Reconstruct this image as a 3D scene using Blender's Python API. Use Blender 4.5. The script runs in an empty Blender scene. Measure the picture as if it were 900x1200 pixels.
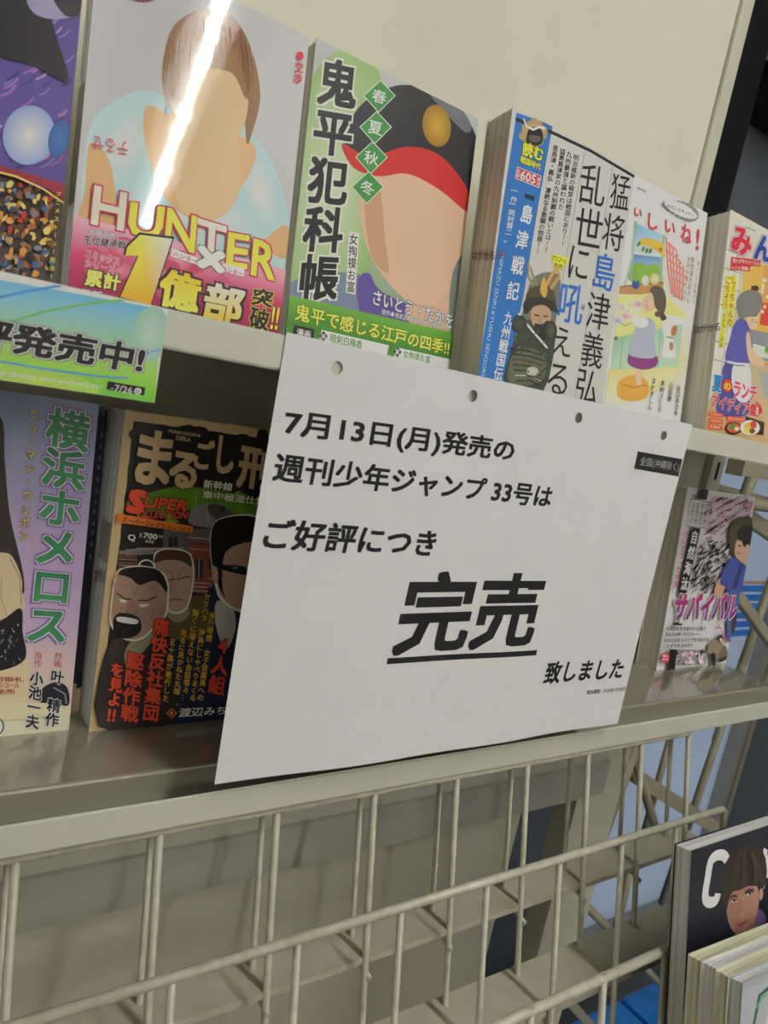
import bpy, bmesh, math, random
from mathutils import Vector, Matrix
R_ = random.Random(7)
scn = bpy.context.scene
COL = scn.collection

# ------------------------------------------------------------------ camera, world, light, exposure
CR = ((0.8093013873853414, -0.5551292290034878, 0.1919968840428271),
      (0.06370240975839826, -0.24198734176013662, -0.9681859993920775),
      (0.5839291629702482, 0.7957849367347034, -0.16047762180132544))
CAM = Vector((-0.15021942657261442, -0.3005104821687146, -0.015068949735276765))
FPX = 886.8968603642954
RX, RY, RZ = (Vector(r) for r in CR)
cd = bpy.data.cameras.new('camera')
cd.sensor_fit = 'AUTO'; cd.sensor_width = 36; cd.lens = FPX / 1200 * 36
cd.clip_start = 0.01; cd.clip_end = 60
cd.dof.use_dof = True; cd.dof.focus_distance = 0.47; cd.dof.aperture_fstop = 20
cam = bpy.data.objects.new('camera', cd); COL.objects.link(cam)
M = Matrix.Identity(4)
for i in range(3):
    M[i][0] = RX[i]; M[i][1] = -RY[i]; M[i][2] = -RZ[i]; M[i][3] = CAM[i]
cam.matrix_world = M
scn.camera = cam

w = bpy.data.worlds.new('sky'); scn.world = w; w.use_nodes = True
bg = w.node_tree.nodes['Background']
bg.inputs[0].default_value = (0.68, 0.78, 0.88, 1); bg.inputs[1].default_value = 1.25
scn.view_settings.view_transform = 'Standard'; scn.view_settings.look = 'None'
scn.view_settings.gamma = 1; scn.view_settings.use_curve_mapping = False
scn.view_settings.exposure = 0.0
LAMP = .85       # height of the tubes above the upper shelf
TUBE = 79.0      # emission of the ceiling fluorescent tubes

def ray(px, py):
    return RX * ((px - 450) / FPX) + RY * ((py - 600) / FPX) + RZ
def at(px, py, y):                      # point of the vertical plane at depth y
    d = ray(px, py); return CAM + d * ((y - CAM.y) / d.y)
def hit(px, py, P, n):
    d = ray(px, py); return CAM + d * ((P - CAM).dot(n) / d.dot(n))

# ------------------------------------------------------------------ materials
def lin(c):
    c = c.lstrip('#'); o = []
    for i in (0, 2, 4):
        v = int(c[i:i+2], 16) / 255
        o.append(v / 12.92 if v <= 0.04045 else ((v + 0.055) / 1.055) ** 2.4)
    return o
GAIN = 1.35
def ink(c):
    return tuple(min(0.92, v * GAIN) for v in lin(c)) + (1,)
def mat(name, c, rough=0.5, spec=0.5, metal=0, noise=0.06, scale=40, bump=0.0, coat=0.0, emit=None):
    m = bpy.data.materials.new(name); m.use_nodes = True
    nt = m.node_tree; b = nt.nodes['Principled BSDF']
    b.inputs['Roughness'].default_value = rough; b.inputs['Metallic'].default_value = metal
    b.inputs['Specular IOR Level'].default_value = spec
    b.inputs['Coat Weight'].default_value = coat; b.inputs['Coat Roughness'].default_value = 0.06
    col = ink(c)
    tc = nt.nodes.new('ShaderNodeTexCoord'); nz = nt.nodes.new('ShaderNodeTexNoise')
    nz.inputs['Scale'].default_value = scale; nz.inputs['Detail'].default_value = 4
    nt.links.new(tc.outputs['Object'], nz.inputs['Vector'])
    rp = nt.nodes.new('ShaderNodeValToRGB')
    rp.color_ramp.elements[0].position = 0.3; rp.color_ramp.elements[1].position = 0.7
    rp.color_ramp.elements[0].color = tuple(v * (1 - noise) for v in col[:3]) + (1,)
    rp.color_ramp.elements[1].color = tuple(min(1, v * (1 + noise)) for v in col[:3]) + (1,)
    nt.links.new(nz.outputs['Fac'], rp.inputs['Fac'])
    nt.links.new(rp.outputs['Color'], b.inputs['Base Color'])
    if bump:
        bp = nt.nodes.new('ShaderNodeBump'); bp.inputs['Strength'].default_value = bump
        bp.inputs['Distance'].default_value = 0.001
        nt.links.new(nz.outputs['Fac'], bp.inputs['Height']); nt.links.new(bp.outputs['Normal'], b.inputs['Normal'])
    if emit:
        b.inputs['Emission Color'].default_value = emit[:3] + (1,); b.inputs['Emission Strength'].default_value = emit[3]
    return m
def ink_mat(name, rough, coat=0.0, coat_rough=0.05, wave=0.0, spec=0.5):
    m = bpy.data.materials.new(name); m.use_nodes = True
    nt = m.node_tree; b = nt.nodes['Principled BSDF']
    a = nt.nodes.new('ShaderNodeAttribute'); a.attribute_name = 'ink'
    nz = nt.nodes.new('ShaderNodeTexNoise'); nz.inputs['Scale'].default_value = 900
    tc = nt.nodes.new('ShaderNodeTexCoord'); nt.links.new(tc.outputs['Object'], nz.inputs['Vector'])
    mr = nt.nodes.new('ShaderNodeMapRange'); mr.inputs[3].default_value = 0.95; mr.inputs[4].default_value = 1.05
    nt.links.new(nz.outputs['Fac'], mr.inputs[0])
    mx = nt.nodes.new('ShaderNodeVectorMath'); mx.operation = 'SCALE'
    nt.links.new(a.outputs['Color'], mx.inputs[0]); nt.links.new(mr.outputs[0], mx.inputs['Scale'])
    nt.links.new(mx.outputs[0], b.inputs['Base Color'])
    b.inputs['Roughness'].default_value = rough; b.inputs['Coat Weight'].default_value = coat
    b.inputs['Coat Roughness'].default_value = coat_rough; b.inputs['Specular IOR Level'].default_value = spec
    if wave:
        n2 = nt.nodes.new('ShaderNodeTexNoise'); n2.inputs['Scale'].default_value = 22; n2.inputs['Detail'].default_value = 3
        nt.links.new(tc.outputs['Object'], n2.inputs['Vector'])
        bp = nt.nodes.new('ShaderNodeBump'); bp.inputs['Strength'].default_value = wave; bp.inputs['Distance'].default_value = 0.002
        nt.links.new(n2.outputs['Fac'], bp.inputs['Height'])
        nt.links.new(bp.outputs['Normal'], b.inputs['Coat Normal'])
    return m
def page_mat(name, c1, c2, scale=900):
    m = bpy.data.materials.new(name); m.use_nodes = True
    nt = m.node_tree; b = nt.nodes['Principled BSDF']
    tc = nt.nodes.new('ShaderNodeTexCoord'); mp = nt.nodes.new('ShaderNodeMapping')
    mp.inputs['Scale'].default_value = (2, 1, 1.2)
    nz = nt.nodes.new('ShaderNodeTexNoise'); nz.inputs['Scale'].default_value = 1; nz.inputs['Detail'].default_value = 3
    mp.inputs['Scale'].default_value = (6, scale, 5)
    nt.links.new(tc.outputs['Object'], mp.inputs[0]); nt.links.new(mp.outputs[0], nz.inputs['Vector'])
    rp = nt.nodes.new('ShaderNodeValToRGB')
    rp.color_ramp.elements[0].position = 0.35; rp.color_ramp.elements[1].position = 0.62
    rp.color_ramp.elements[0].color = ink(c1); rp.color_ramp.elements[1].color = ink(c2)
    nt.links.new(nz.outputs['Fac'], rp.inputs['Fac']); nt.links.new(rp.outputs['Color'], b.inputs['Base Color'])
    b.inputs['Roughness'].default_value = 0.8
    return m
MT = dict(
    cream=mat('cream_steel', '#c2c1ae', 0.38, noise=0.03, scale=14),
    lip=mat('pale_steel', '#c2c2b4', 0.32, noise=0.03, scale=20),
    shelf=mat('glossy_shelf_steel', '#858371', 0.2, noise=0.03, scale=12),  # cream board, base colour darkened to paint in the shade on the shelf
    panel=mat('panel_steel', '#d6d3bf', 0.5, noise=0.035, scale=9),
    beam=mat('grey_beam_steel', '#aeb0a3', 0.4, noise=0.04, scale=20),
    wire=mat('painted_wire', '#b0ae9a', 0.28, noise=0.12, scale=160, bump=0.04),
    ledge=mat('dull_steel', '#aaa793', 0.45, noise=0.08, scale=60), brace=mat('shaded_cream_steel', '#8f8a73', 0.45, noise=0.08), dark=mat('black_steel', '#0f1012', 0.6, spec=0.2), darkgrey=mat('dark_grey_panel', '#4a4e55', 0.5),  # brace: cream paint darkened to stand in for shade
    slot=mat('slot_black', '#151412', 0.9),
    blue=mat('blue_plastic', '#1f6fbe', 0.4, noise=0.05), bluedark=mat('blue_plastic_groove', '#0c2e5c', 0.6),
    wall=mat('wall_paint', '#b5b1a8', 0.7), floor=mat('floor_tile', '#6e6b64', 0.4), ceil=mat('ceiling_board', '#b4b2ac', 0.8),
    walldark=mat('dark_wall', '#434a52', 0.7),
    frame=mat('window_alu', '#8d8a80', 0.4, metal=0.3),
    stripe=mat('window_stripe_film', '#2c74cf', 0.5), stripe_o=mat('window_stripe_orange', '#b98f7e', 0.5),
    paper=mat('white_paper', '#d9d9da', 0.75, noise=0.012, scale=60),
    white=mat('white_cover_board', '#dcdad4', 0.5),
    pages=page_mat('newsprint_pages', '#b3aea0', '#d2cfc4'),
    pages_w=page_mat('white_pages', '#b9b9b2', '#e0dfda', 700),
    pages_y=page_mat('cream_pages', '#b1ab86', '#dcd9c4', 500),
    ink=ink_mat('printed_matte', 0.55), glossy=ink_mat('printed_glossy', 0.5, 0.8, 0.03, 0.06, spec=0.2),
    satin=ink_mat('printed_satin', 0.42, 0.1, 0.2, spec=0.35), toner=ink_mat('printed_toner', 0.6, spec=0.3),
    fixture=mat('lamp_housing', '#dddddd', 0.5),
    tube=mat('lamp_tube', '#ffffff', 0.5, emit=(1.0, 0.99, 0.945, TUBE)),
)
def glass_mat():
    m = bpy.data.materials.new('frosted_film_glass'); m.use_nodes = True
    nt = m.node_tree; nt.nodes.remove(nt.nodes['Principled BSDF']); out = nt.nodes['Material Output']
    t = nt.nodes.new('ShaderNodeBsdfTranslucent'); t.inputs[0].default_value = (0.62, 0.66, 0.72, 1)
    g = nt.nodes.new('ShaderNodeBsdfDiffuse'); g.inputs[0].default_value = (0.5, 0.53, 0.58, 1)
    nz = nt.nodes.new('ShaderNodeTexNoise'); nz.inputs['Scale'].default_value = 2.5
    tc = nt.nodes.new('ShaderNodeTexCoord'); nt.links.new(tc.outputs['Object'], nz.inputs['Vector'])
    mr = nt.nodes.new('ShaderNodeMapRange'); mr.inputs[3].default_value = 0.15; mr.inputs[4].default_value = 0.45
    nt.links.new(nz.outputs['Fac'], mr.inputs[0])
    x = nt.nodes.new('ShaderNodeMixShader'); nt.links.new(mr.outputs[0], x.inputs[0])
    nt.links.new(t.outputs[0], x.inputs[1]); nt.links.new(g.outputs[0], x.inputs[2]); nt.links.new(x.outputs[0], out.inputs[0])
    return m
MT['glass'] = glass_mat()
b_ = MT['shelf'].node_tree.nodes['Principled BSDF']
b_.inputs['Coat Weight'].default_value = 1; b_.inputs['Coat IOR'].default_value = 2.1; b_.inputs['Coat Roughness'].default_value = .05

# ------------------------------------------------------------------ mesh helpers
def box(bm, x0, x1, y0, y1, z0, z1, bev=0.0):
    r = bmesh.ops.create_cube(bm, size=1)
    for v in r['verts']:
        v.co = Vector((x0 + (v.co.x + .5) * (x1 - x0), y0 + (v.co.y + .5) * (y1 - y0), z0 + (v.co.z + .5) * (z1 - z0)))
    if bev:
        es = list({e for v in r['verts'] for e in v.link_edges})
        bmesh.ops.bevel(bm, geom=es, offset=bev, segments=2, affect='EDGES', profile=0.5)
def profile(bm, pts, x0, x1):                       # closed (y, z) outline swept along x
    a = [bm.verts.new((x0, y, z)) for y, z in pts]; b = [bm.verts.new((x1, y, z)) for y, z in pts]
    n = len(pts)
    for i in range(n): bm.faces.new((a[i], a[(i+1) % n], b[(i+1) % n], b[i]))
    bm.faces.new(list(reversed(a))); bm.faces.new(b)
    bmesh.ops.recalc_face_normals(bm, faces=bm.faces)
def fillet(pts, r, n=5):
    pts = [Vector(p) for p in pts]; out = [pts[0]]
    for i in range(1, len(pts) - 1):
        a, b, c = pts[i-1], pts[i], pts[i+1]
        ra = min(r, (a-b).length * .45, (c-b).length * .45)
        p = b + (a-b).normalized() * ra; q = b + (c-b).normalized() * ra
        for k in range(n + 1):
            t = k / n; out.append(p * (1-t)**2 + b * 2*t*(1-t) + q * t*t)
    out.append(pts[-1]); return out
def tube(bm, pts, r, seg=10):
    pts = [Vector(p) for p in pts]; rings = []
    t0 = (pts[1] - pts[0]).normalized()
    nrm = t0.orthogonal().normalized()
    for i, p in enumerate(pts):
        t = ((pts[min(i+1, len(pts)-1)] - pts[max(i-1, 0)])).normalized()
        nrm = (nrm - t * nrm.dot(t)).normalized(); bn = t.cross(nrm)
        rings.append([bm.verts.new(p + (nrm * math.cos(2*math.pi*k/seg) + bn * math.sin(2*math.pi*k/seg)) * r) for k in range(seg)])
    for a, b in zip(rings, rings[1:]):
        for k in range(seg): f = bm.faces.new((a[k], a[(k+1) % seg], b[(k+1) % seg], b[k])); f.smooth = True
    bm.faces.new(list(reversed(rings[0]))); bm.faces.new(rings[-1])
def bar(bm, a, b, wd, th, up=Vector((0, 1, 0)), bev=0.001):   # flat bar between two points
    a = Vector(a); b = Vector(b); t = (b - a).normalized(); s = t.cross(up).normalized(); u = s.cross(t)
    r = bmesh.ops.create_cube(bm, size=1)
    for v in r['verts']:
        c = v.co.copy(); v.co = a + t * ((c.x + .5) * (b-a).length) + s * (c.y * wd) + u * (c.z * th)
    if bev: bmesh.ops.bevel(bm, geom=list({e for v in r['verts'] for e in v.link_edges}), offset=bev, segments=2, affect='EDGES')
def obj(name, bm, m, parent=None):
    me = bpy.data.meshes.new(name); bm.to_mesh(me); bm.free()
    for x in (m if isinstance(m, (list, tuple)) else [m]): me.materials.append(x)
    o = bpy.data.objects.new(name, me); COL.objects.link(o)
    if parent: o.parent = parent
    return o
def tag(o, label, cat, group=None, kind=None):
    o['label'] = label; o['category'] = cat
    if group: o['group'] = group
    if kind: o['kind'] = kind
    return o
def thing(name, label, cat, loc=(0, 0, 0), mw=None, group=None):
    o = bpy.data.objects.new(name, None); COL.objects.link(o); o.empty_display_size = 0.02
    if mw is not None: o.matrix_world = mw
    else: o.location = loc
    return tag(o, label, cat, group)
def local(o, pts): return pts
def struct(name, bm, m, parent=None):
    o = obj(name, bm, m, parent)
    if not parent: o['kind'] = 'structure'
    return o
def bx(name, m, parent, *a, bev=0.0):
    bm = bmesh.new(); box(bm, *a, bev=bev); return obj(name, bm, m, parent)

# ------------------------------------------------------------------ lettering and printed artwork
BOLD = 0.65
_gl = {}
def glyph(s, off):
    k = (s, off)
    if k in _gl: return _gl[k]
    c = bpy.data.curves.new('lettering', 'FONT'); c.body = s; c.offset = off; c.resolution_u = 2; c.size = 1
    o = bpy.data.objects.new('lettering', c); COL.objects.link(o)
    dg = bpy.context.evaluated_depsgraph_get(); dg.update()
    me = bpy.data.meshes.new_from_object(o.evaluated_get(dg))
    vs = [(v.co.x, v.co.y) for v in me.vertices]; fs = [tuple(p.vertices) for p in me.polygons]
    bpy.data.objects.remove(o); bpy.data.curves.remove(c); bpy.data.meshes.remove(me)
    _gl[k] = (vs, fs); return _gl[k]
def smooth(pts, n=5):
    N = len(pts); out = []
    for i in range(N):
        p0, p1, p2, p3 = (pts[(i + k - 1) % N] for k in range(4))
        for j in range(n):
            t = j / n
            out.append(tuple(.5 * ((2*p1[d]) + (-p0[d]+p2[d])*t + (2*p0[d]-5*p1[d]+4*p2[d]-p3[d])*t*t + (-p0[d]+3*p1[d]-3*p2[d]+p3[d])*t**3) for d in (0, 1)))
    return out
CLIP = [None]
def clip_faces(uvs, faces, cols, lim):
    """cut printed shapes off at the edges of the sheet they are printed on"""
    W, H = lim; nu, nf, nc = list(uvs), [], list(cols)
    for f in faces:
        if all(0 <= uvs[i][0] <= W and 0 <= uvs[i][1] <= H for i in f): nf.append(f); continue
        P = [(uvs[i][0], uvs[i][1], cols[i]) for i in f]
        for d, lo, v in ((0, True, 0), (0, False, W), (1, True, 0), (1, False, H)):
            Q = []
            for i in range(len(P)):
                p, q = P[i], P[(i + 1) % len(P)]
                ip = p[d] >= v if lo else p[d] <= v; iq = q[d] >= v if lo else q[d] <= v
                if ip: Q.append(p)
                if ip != iq:
                    t = (v - p[d]) / (q[d] - p[d])
                    Q.append((p[0] + (q[0]-p[0])*t, p[1] + (q[1]-p[1])*t, tuple(p[2][k] + (q[2][k]-p[2][k])*t for k in range(4))))
            P = Q
            if len(P) < 3: break
        if len(P) >= 3:
            b = len(nu); nu += [(p[0], p[1]) for p in P]; nc += [p[2] for p in P]; nf.append(tuple(range(b, b + len(P))))
    return nu, nf, nc
class Art:
    """Print on one flat face: a plane with origin O, axis U (right), axis V (up), outward normal N."""
    def __init__(s, O, U, V, crop=(0, 0, 1)):
        s.O, s.U, s.V = Vector(O), Vector(U).normalized(), Vector(V).normalized()
        s.N = s.U.cross(s.V).normalized(); s.crop = crop
        s.v = []; s.f = []; s.c = []; s.z = 0.0001; s.clip = CLIP[0]
    def uv(s, p):
        ox, oy, k = s.crop
        P = hit(ox + p[0] / k, oy + p[1] / k, s.O, s.N) - s.O
        return (P.dot(s.U), P.dot(s.V))
    def step(s): s.z += 0.000008
    def raw(s, uvs, faces, cols, z=None):
        z = s.z if z is None else z
        if s.clip: uvs, faces, cols = clip_faces(uvs, faces, cols, s.clip)
        b = len(s.v)
        for (u, v) in uvs: s.v.append((u, -z, v))
        for f in faces: s.f.append(tuple(b + i for i in f))
        s.c += cols
    def poly(s, pts, c, sm=0, uv=False):
        if sm: pts = smooth(pts, sm)
        q = pts if uv else [s.uv(p) for p in pts]
        cols = [ink(x) for x in c] if isinstance(c, (list, tuple)) else [ink(c)] * len(q)
        s.raw(q, [tuple(range(len(q)))], cols); s.step()
    def grid(s, pts4, rows):                 # quad TL TR BR BL with a vertical list of colours
        TL, TR, BR, BL = (s.uv(p) for p in pts4); n = len(rows); uvs = []; cols = []; fs = []
        for i, c in enumerate(rows):
            t = i / (n - 1)
            uvs += [tuple(TL[d]+(BL[d]-TL[d])*t for d in (0, 1)), tuple(TR[d]+(BR[d]-TR[d])*t for d in (0, 1))]; cols += [ink(c)] * 2
            if i: fs.append((2*i-2, 2*i, 2*i+1, 2*i-1))
        s.raw(uvs, fs, cols); s.step()
    def blob(s, cx, cy, rx, ry, c0, c1=None, rot=0, n=28, wob=0.0):
        c1 = c1 or c0; pts = [(cx, cy)]; a = math.radians(rot)
        for k in range(n):
            t = 2*math.pi*k/n; r = 1 + wob * R_.uniform(-1, 1)
            x, y = rx*r*math.cos(t), ry*r*math.sin(t)
            pts.append((cx + x*math.cos(a) - y*math.sin(a), cy + x*math.sin(a) + y*math.cos(a)))
        s.raw([s.uv(p) for p in pts], [(0, 1 + (k+1) % n, 1 + k) for k in range(n)], [ink(c0)] + [ink(c1)] * n); s.step()
    def line(s, pts, wd, c):
        q = [Vector(s.uv(p)) for p in pts]; k = (Vector(s.uv((pts[0][0]+1, pts[0][1]))) - q[0]).length * wd / 2
        uvs = []
        for i, p in enumerate(q):
            t = (q[min(i+1, len(q)-1)] - q[max(i-1, 0)]).normalized(); n_ = Vector((-t.y, t.x)) * k
            uvs += [tuple(p + n_), tuple(p - n_)]
        s.raw(uvs, [(2*i, 2*i+1, 2*i+3, 2*i+2) for i in range(len(q)-1)], [ink(c)] * len(uvs)); s.step()
    def _put(s, txt, off, fn, c, cb=None):
        vs, fs = glyph(txt, 0)
        if not vs: return
        ys = [v[1] for v in vs]; lo, hi = min(ys), max(ys)
        if cb:
            a, b = ink(c), ink(cb)
            cols = [tuple(b[i] + (a[i]-b[i]) * ((y-lo)/(hi-lo+1e-6)) for i in range(4)) for y in ys]
        else: cols = [ink(c)] * len(vs)
        r = off * BOLD * .86
        ker = [(0, 0)] if r < .005 else ([(-1, -1), (1, -1), (1, 1), (-1, 1)] if r < .02 else [(-1, -1), (0, -1), (1, -1), (1, 0), (1, 1), (0, 1), (-1, 1), (-1, 0)])
        for dx, dy in ker:                       # heavier weights: overlapping copies shifted round a small square
            s.raw([fn(x + dx * r, y + dy * r) for x, y in vs], fs, cols); s.z += 0.000004
    def text(s, txt, TL, TR, BL, c, w=0.0, halo=None, hw=0.06, cb=None, em=False, halo2=None, hw2=0.1):
        """horizontal run fitted to the parallelogram TL, TR, BL"""
        zs = s.z
        a, b, d = (Vector(s.uv(p)) for p in (TL, TR, BL))
        vs, _ = glyph(txt, 0)
        x0, x1 = min(v[0] for v in vs) - w, max(v[0] for v in vs) + w
        y0, y1 = (-0.1, 0.86) if em else (min(v[1] for v in vs) - w, max(v[1] for v in vs) + w)
        fn = lambda x, y: tuple(a + (b-a) * ((x-x0)/(x1-x0)) + (d-a) * ((y1-y)/(y1-y0)))
        if halo2: s._put(txt, w + hw2, fn, halo2); s.step()
        if halo: s._put(txt, w + hw, fn, halo); s.step()
        s._put(txt, w, fn, c, cb); s.z = zs + .000008
    def vtext(s, txt, top, bot, wd, c, w=0.0, halo=None, hw=0.06, cb=None, halo2=None, hw2=0.1, fit=1.0):
        """vertical column: centre of top edge, centre of bottom edge, width in picture units"""
        a, b = Vector(s.uv(top)), Vector(s.uv(bot)); n = len(txt); step = (b - a) / n
        gs = step
        wv = Vector(s.uv((top[0] + wd/2, top[1] + wd/2*0.22))) - Vector(s.uv((top[0] - wd/2, top[1] - wd/2*0.22)))
        gs = step * min(1, 1.12 * wv.length / step.length)
        zs = s.z
        for pas in ('h2', 'h', 't'):
            if pas == 'h2' and not halo2 or pas == 'h' and not halo: continue
            off = {'h2': w + hw2, 'h': w + hw, 't': w}[pas]; cc = {'h2': halo2, 'h': halo, 't': c}[pas]
            z0 = s.z
            for i, ch in enumerate(txt):
                s.z = z0
                if ch == ' ': continue
                o = a + step * (i + .5)
                if ch in 'ー()「」[]【】…〜―':
                    fn = lambda x, y, o=o: tuple(o + wv * (y - .38) * fit + gs * (x - .5) * fit)
                elif ch in '、。':
                    fn = lambda x, y, o=o: tuple(o + wv * (x - .5 + .55) * fit - gs * (y - .38 - .5) * fit)
                elif ord(ch) < 256:
                    vs, _ = glyph(ch, 0); mx = (min(v[0] for v in vs) + max(v[0] for v in vs)) / 2
                    fn = lambda x, y, o=o, mx=mx: tuple(o + wv * (x - mx) * fit - gs * (y - .36) * fit)
                else:
                    fn = lambda x, y, o=o: tuple(o + wv * (x - .5) * fit - gs * (y - .38) * fit)
                s._put(ch, off, fn, cc, cb if pas == 't' else None)
            s.z = z0 + .000044
        s.z = zs + .000008
    def build(s, name, m, parent):
        me = bpy.data.meshes.new(name); me.from_pydata(s.v, [], s.f); me.update()
        at_ = me.color_attributes.new('ink', 'FLOAT_COLOR', 'POINT')
        at_.data.foreach_set('color', [x for c in s.c for x in c])
        bm = bmesh.new(); bm.from_mesh(me)
        for f in bm.faces:
            f.normal_update()
            if f.normal.y > 0: f.normal_flip()
        bm.to_mesh(me); bm.free()
        me.materials.append(m)
        o = bpy.data.objects.new(name, me); COL.objects.link(o); o.parent = parent
        return o
def frame(O, lean, yaw=0):
    L, Y = math.radians(lean), math.radians(yaw)
    U = Vector((math.cos(Y), math.sin(Y), 0)); back = Vector((-math.sin(Y), math.cos(Y), 0))
    V = Vector((0, 0, 1)) * math.cos(L) + back * math.sin(L); D = U.cross(V) * -1
    m = Matrix.Identity(4)
    for i in range(3): m[i][0] = U[i]; m[i][1] = D[i]; m[i][2] = V[i]; m[i][3] = O[i]
    return m, U, V
def book(name, label, O, wd, h, t, lean, board, pages, yaw=0, cat='comic book', group=None, fan=0.0):
    """upright paperback seen from its front: fore edge left, spine right"""
    CLIP[0] = (wd, h)
    m, U, V = frame(O, lean, yaw)
    r = thing(name, label, cat, mw=m, group=group)
    bm = bmesh.new(); n = max(4, int(t / 0.0022))
    for i in range(n):                                    # gatherings of pages, slightly uneven at the fore edge
        y0 = .0005 + (t - .001) * i / n; y1 = .0005 + (t - .001) * (i + 1) / n
        e = .0008 + fan * (i / n) ** 1.5 + R_.uniform(0, .0004)
        box(bm, e, wd - .0006, y0 + .00004, y1, .0006 , h - .0006 - R_.uniform(0, .0004))
    obj('page_block', bm, pages, r)
    bm = bmesh.new()
    box(bm, 0, wd, 0, .00045, 0, h); box(bm, fan * .9, wd, t - .00045, t, 0, h); box(bm, wd - .0005, wd, .0003, t - .0003, 0, h)
    obj('cover', bm, board, r)
    return r, U, V

# ------------------------------------------------------------------ room
bm = bmesh.new(); box(bm, -3, 4.2, -4.2, .6, -1.35, -1.3); struct('floor', bm, MT['floor'])
bm = bmesh.new(); box(bm, -3, 4.2, -4.2, .6, .93, .98); struct('ceiling', bm, MT['ceil'])
bm = bmesh.new(); box(bm, -3.05, -3, -4.2, .6, -1.3, .93); struct('wall_left', bm, MT['wall'])
bm = bmesh.new(); box(bm, 4.2, 4.25, -4.2, .6, -1.3, .93); struct('wall_right', bm, MT['wall'])
bm = bmesh.new(); box(bm, -3, 4.2, -4.25, -4.2, -1.3, .93); struct('wall_front', bm, MT['wall'])
WX0, WX1, WZ0, WZ1 = 1.03, 1.61, -1.07, .12
bm = bmesh.new()
box(bm, -3, WX0, .5, .6, -1.3, .93); box(bm, WX1, 4.2, .5, .6, -1.3, .93)
box(bm, WX0, WX1, .5, .6, WZ1, .93); box(bm, WX0, WX1, .5, .6, -1.3, WZ0)
struct('wall_back', bm, MT['walldark'])
win = bpy.data.objects.new('window_1', None); COL.objects.link(win); win['kind'] = 'structure'
bx('pane', MT['glass'], win, WX0, WX1, .53, .536, WZ0, WZ1)
bm = bmesh.new()
for a in ((WX0, WX0 + .02, .5, .56, WZ0, WZ1), (WX1 - .05, WX1 - .03, .5, .55, WZ0, WZ1), (WX1 - .02, WX1, .5, .56, WZ0, WZ1), (WX0, WX1, .5, .56, WZ0, WZ0 + .02), (WX0, WX1, .5, .56, WZ1 - .02, WZ1)):
    box(bm, *a, bev=.002)
obj('window_frame', bm, MT['frame'], win)
zt = at(880, 688, .529).z
for i in range(6):
    bx('window_stripe', MT['stripe'], win, WX0 + .02, WX1 - .05, .528, .5295, zt - .011 - i*.0205, zt + .004 - i*.0205)
bx('window_stripe', MT['stripe_o'], win, WX0 + .02, WX1 - .05, .528, .5295, zt + .007, zt + .014)

# ceiling fluorescent lamps; the three far ones are added to fill under the shelf
for x0, x1, ya, yb, lab in ((.247, .533, -.3, -1.75, 'fluorescent ceiling lamp mirrored in the covers of the upper shelf'), (.68, .90, -2.45, -4.0, 'added fluorescent fill lamp farther down the aisle, lighting under the upper shelf'), (-1.3, -1.15, -2.4, -3.9, 'added fluorescent fill lamp over the left part of the shop'), (2.35, 2.5, -2.4, -3.9, 'added fluorescent fill lamp over the right part of the shop')):
    if lab:
        fa = lambda y: x0 + (x1 - x0) * (ya - y) / (ya - yb)
        r = thing('ceiling_lamp', lab, 'lamp', group='fluorescent ceiling lamps')
        bm = bmesh.new(); tube(bm, [(fa(ya), ya, LAMP), (fa(yb), yb, LAMP)], .0115, 16); obj('lamp_tube', bm, MT['tube'], r)
        bm = bmesh.new(); bar(bm, (fa(ya) , ya + .04, LAMP + .062), (fa(yb), yb - .04, LAMP + .062), .09, .07, Vector((0, 0, 1)), .004); obj('housing', bm, MT['fixture'], r)
        for y in (ya + .01, yb - .01):
            bm = bmesh.new(); box(bm, fa(y) - .02, fa(y) + .02, y - .014, y + .014, LAMP - .025, LAMP + .04, .002); obj('lamp_holder', bm, MT['fixture'], r)

# ------------------------------------------------------------------ rack: panels, uprights, beam
LEFT, RIGHT = -.75, .568
rack = thing('magazine_rack', 'cream steel magazine rack frame with a plain back panel', 'rack', (0, .16, -1.3))
def put(o, off=(0, -.16, 1.3)): o.location = off; return o
px = at(881, 0, .17).x; pi_ = at(868, 0, .17).x
o = put(bx('back_panel', MT['panel'], rack, LEFT, pi_ - .001, .17, .178, .0, .62)); 
o = put(bx('panel_edge_strip', MT['cream'], rack, pi_, px, .166, .19, .0, .62, bev=.001))
put(bx('lower_back_panel', MT['cream'], rack, LEFT, .548, .135, .14, -.2135, -.012))
bm = bmesh.new()
box(bm, .49, .562, .141, .147, -1.3, -.012); box(bm, .4905, .494, .1475, .168, -1.3, -.012)
put(obj('upright', bm, MT['cream'], rack))
put(bx('slotted_strip', MT['lip'], rack, .55, .571, .128, .14, -.214, -.012))
bm = bmesh.new()
for k in range(4): box(bm, .559, .5625, .1275, .129, -.042 - k*.035, -.024 - k*.035)
put(obj('slot', bm, MT['slot'], rack))
put(bx('basket_back_panel', MT['cream'], rack, LEFT, .437, .165, .17, -1.0, -.3))
bm = bmesh.new(); profile(bm, [(.12, -.338), (.12, -.374), (.123, -.374), (.123, -.341), (.16, -.325), (.16, -.3215)], LEFT, .499)
put(obj('brace_beam', bm, MT['beam'], rack))
put(bx('bracket_strip', MT['lip'], rack, LEFT, .494, .1225, .1245, -.34, -.27))
bm = bmesh.new()
for x in (-.7,): box(bm, x, x + .07, .141, .147, -1.3, .3)
put(obj('upright', bm, MT['cream'], rack))

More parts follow.
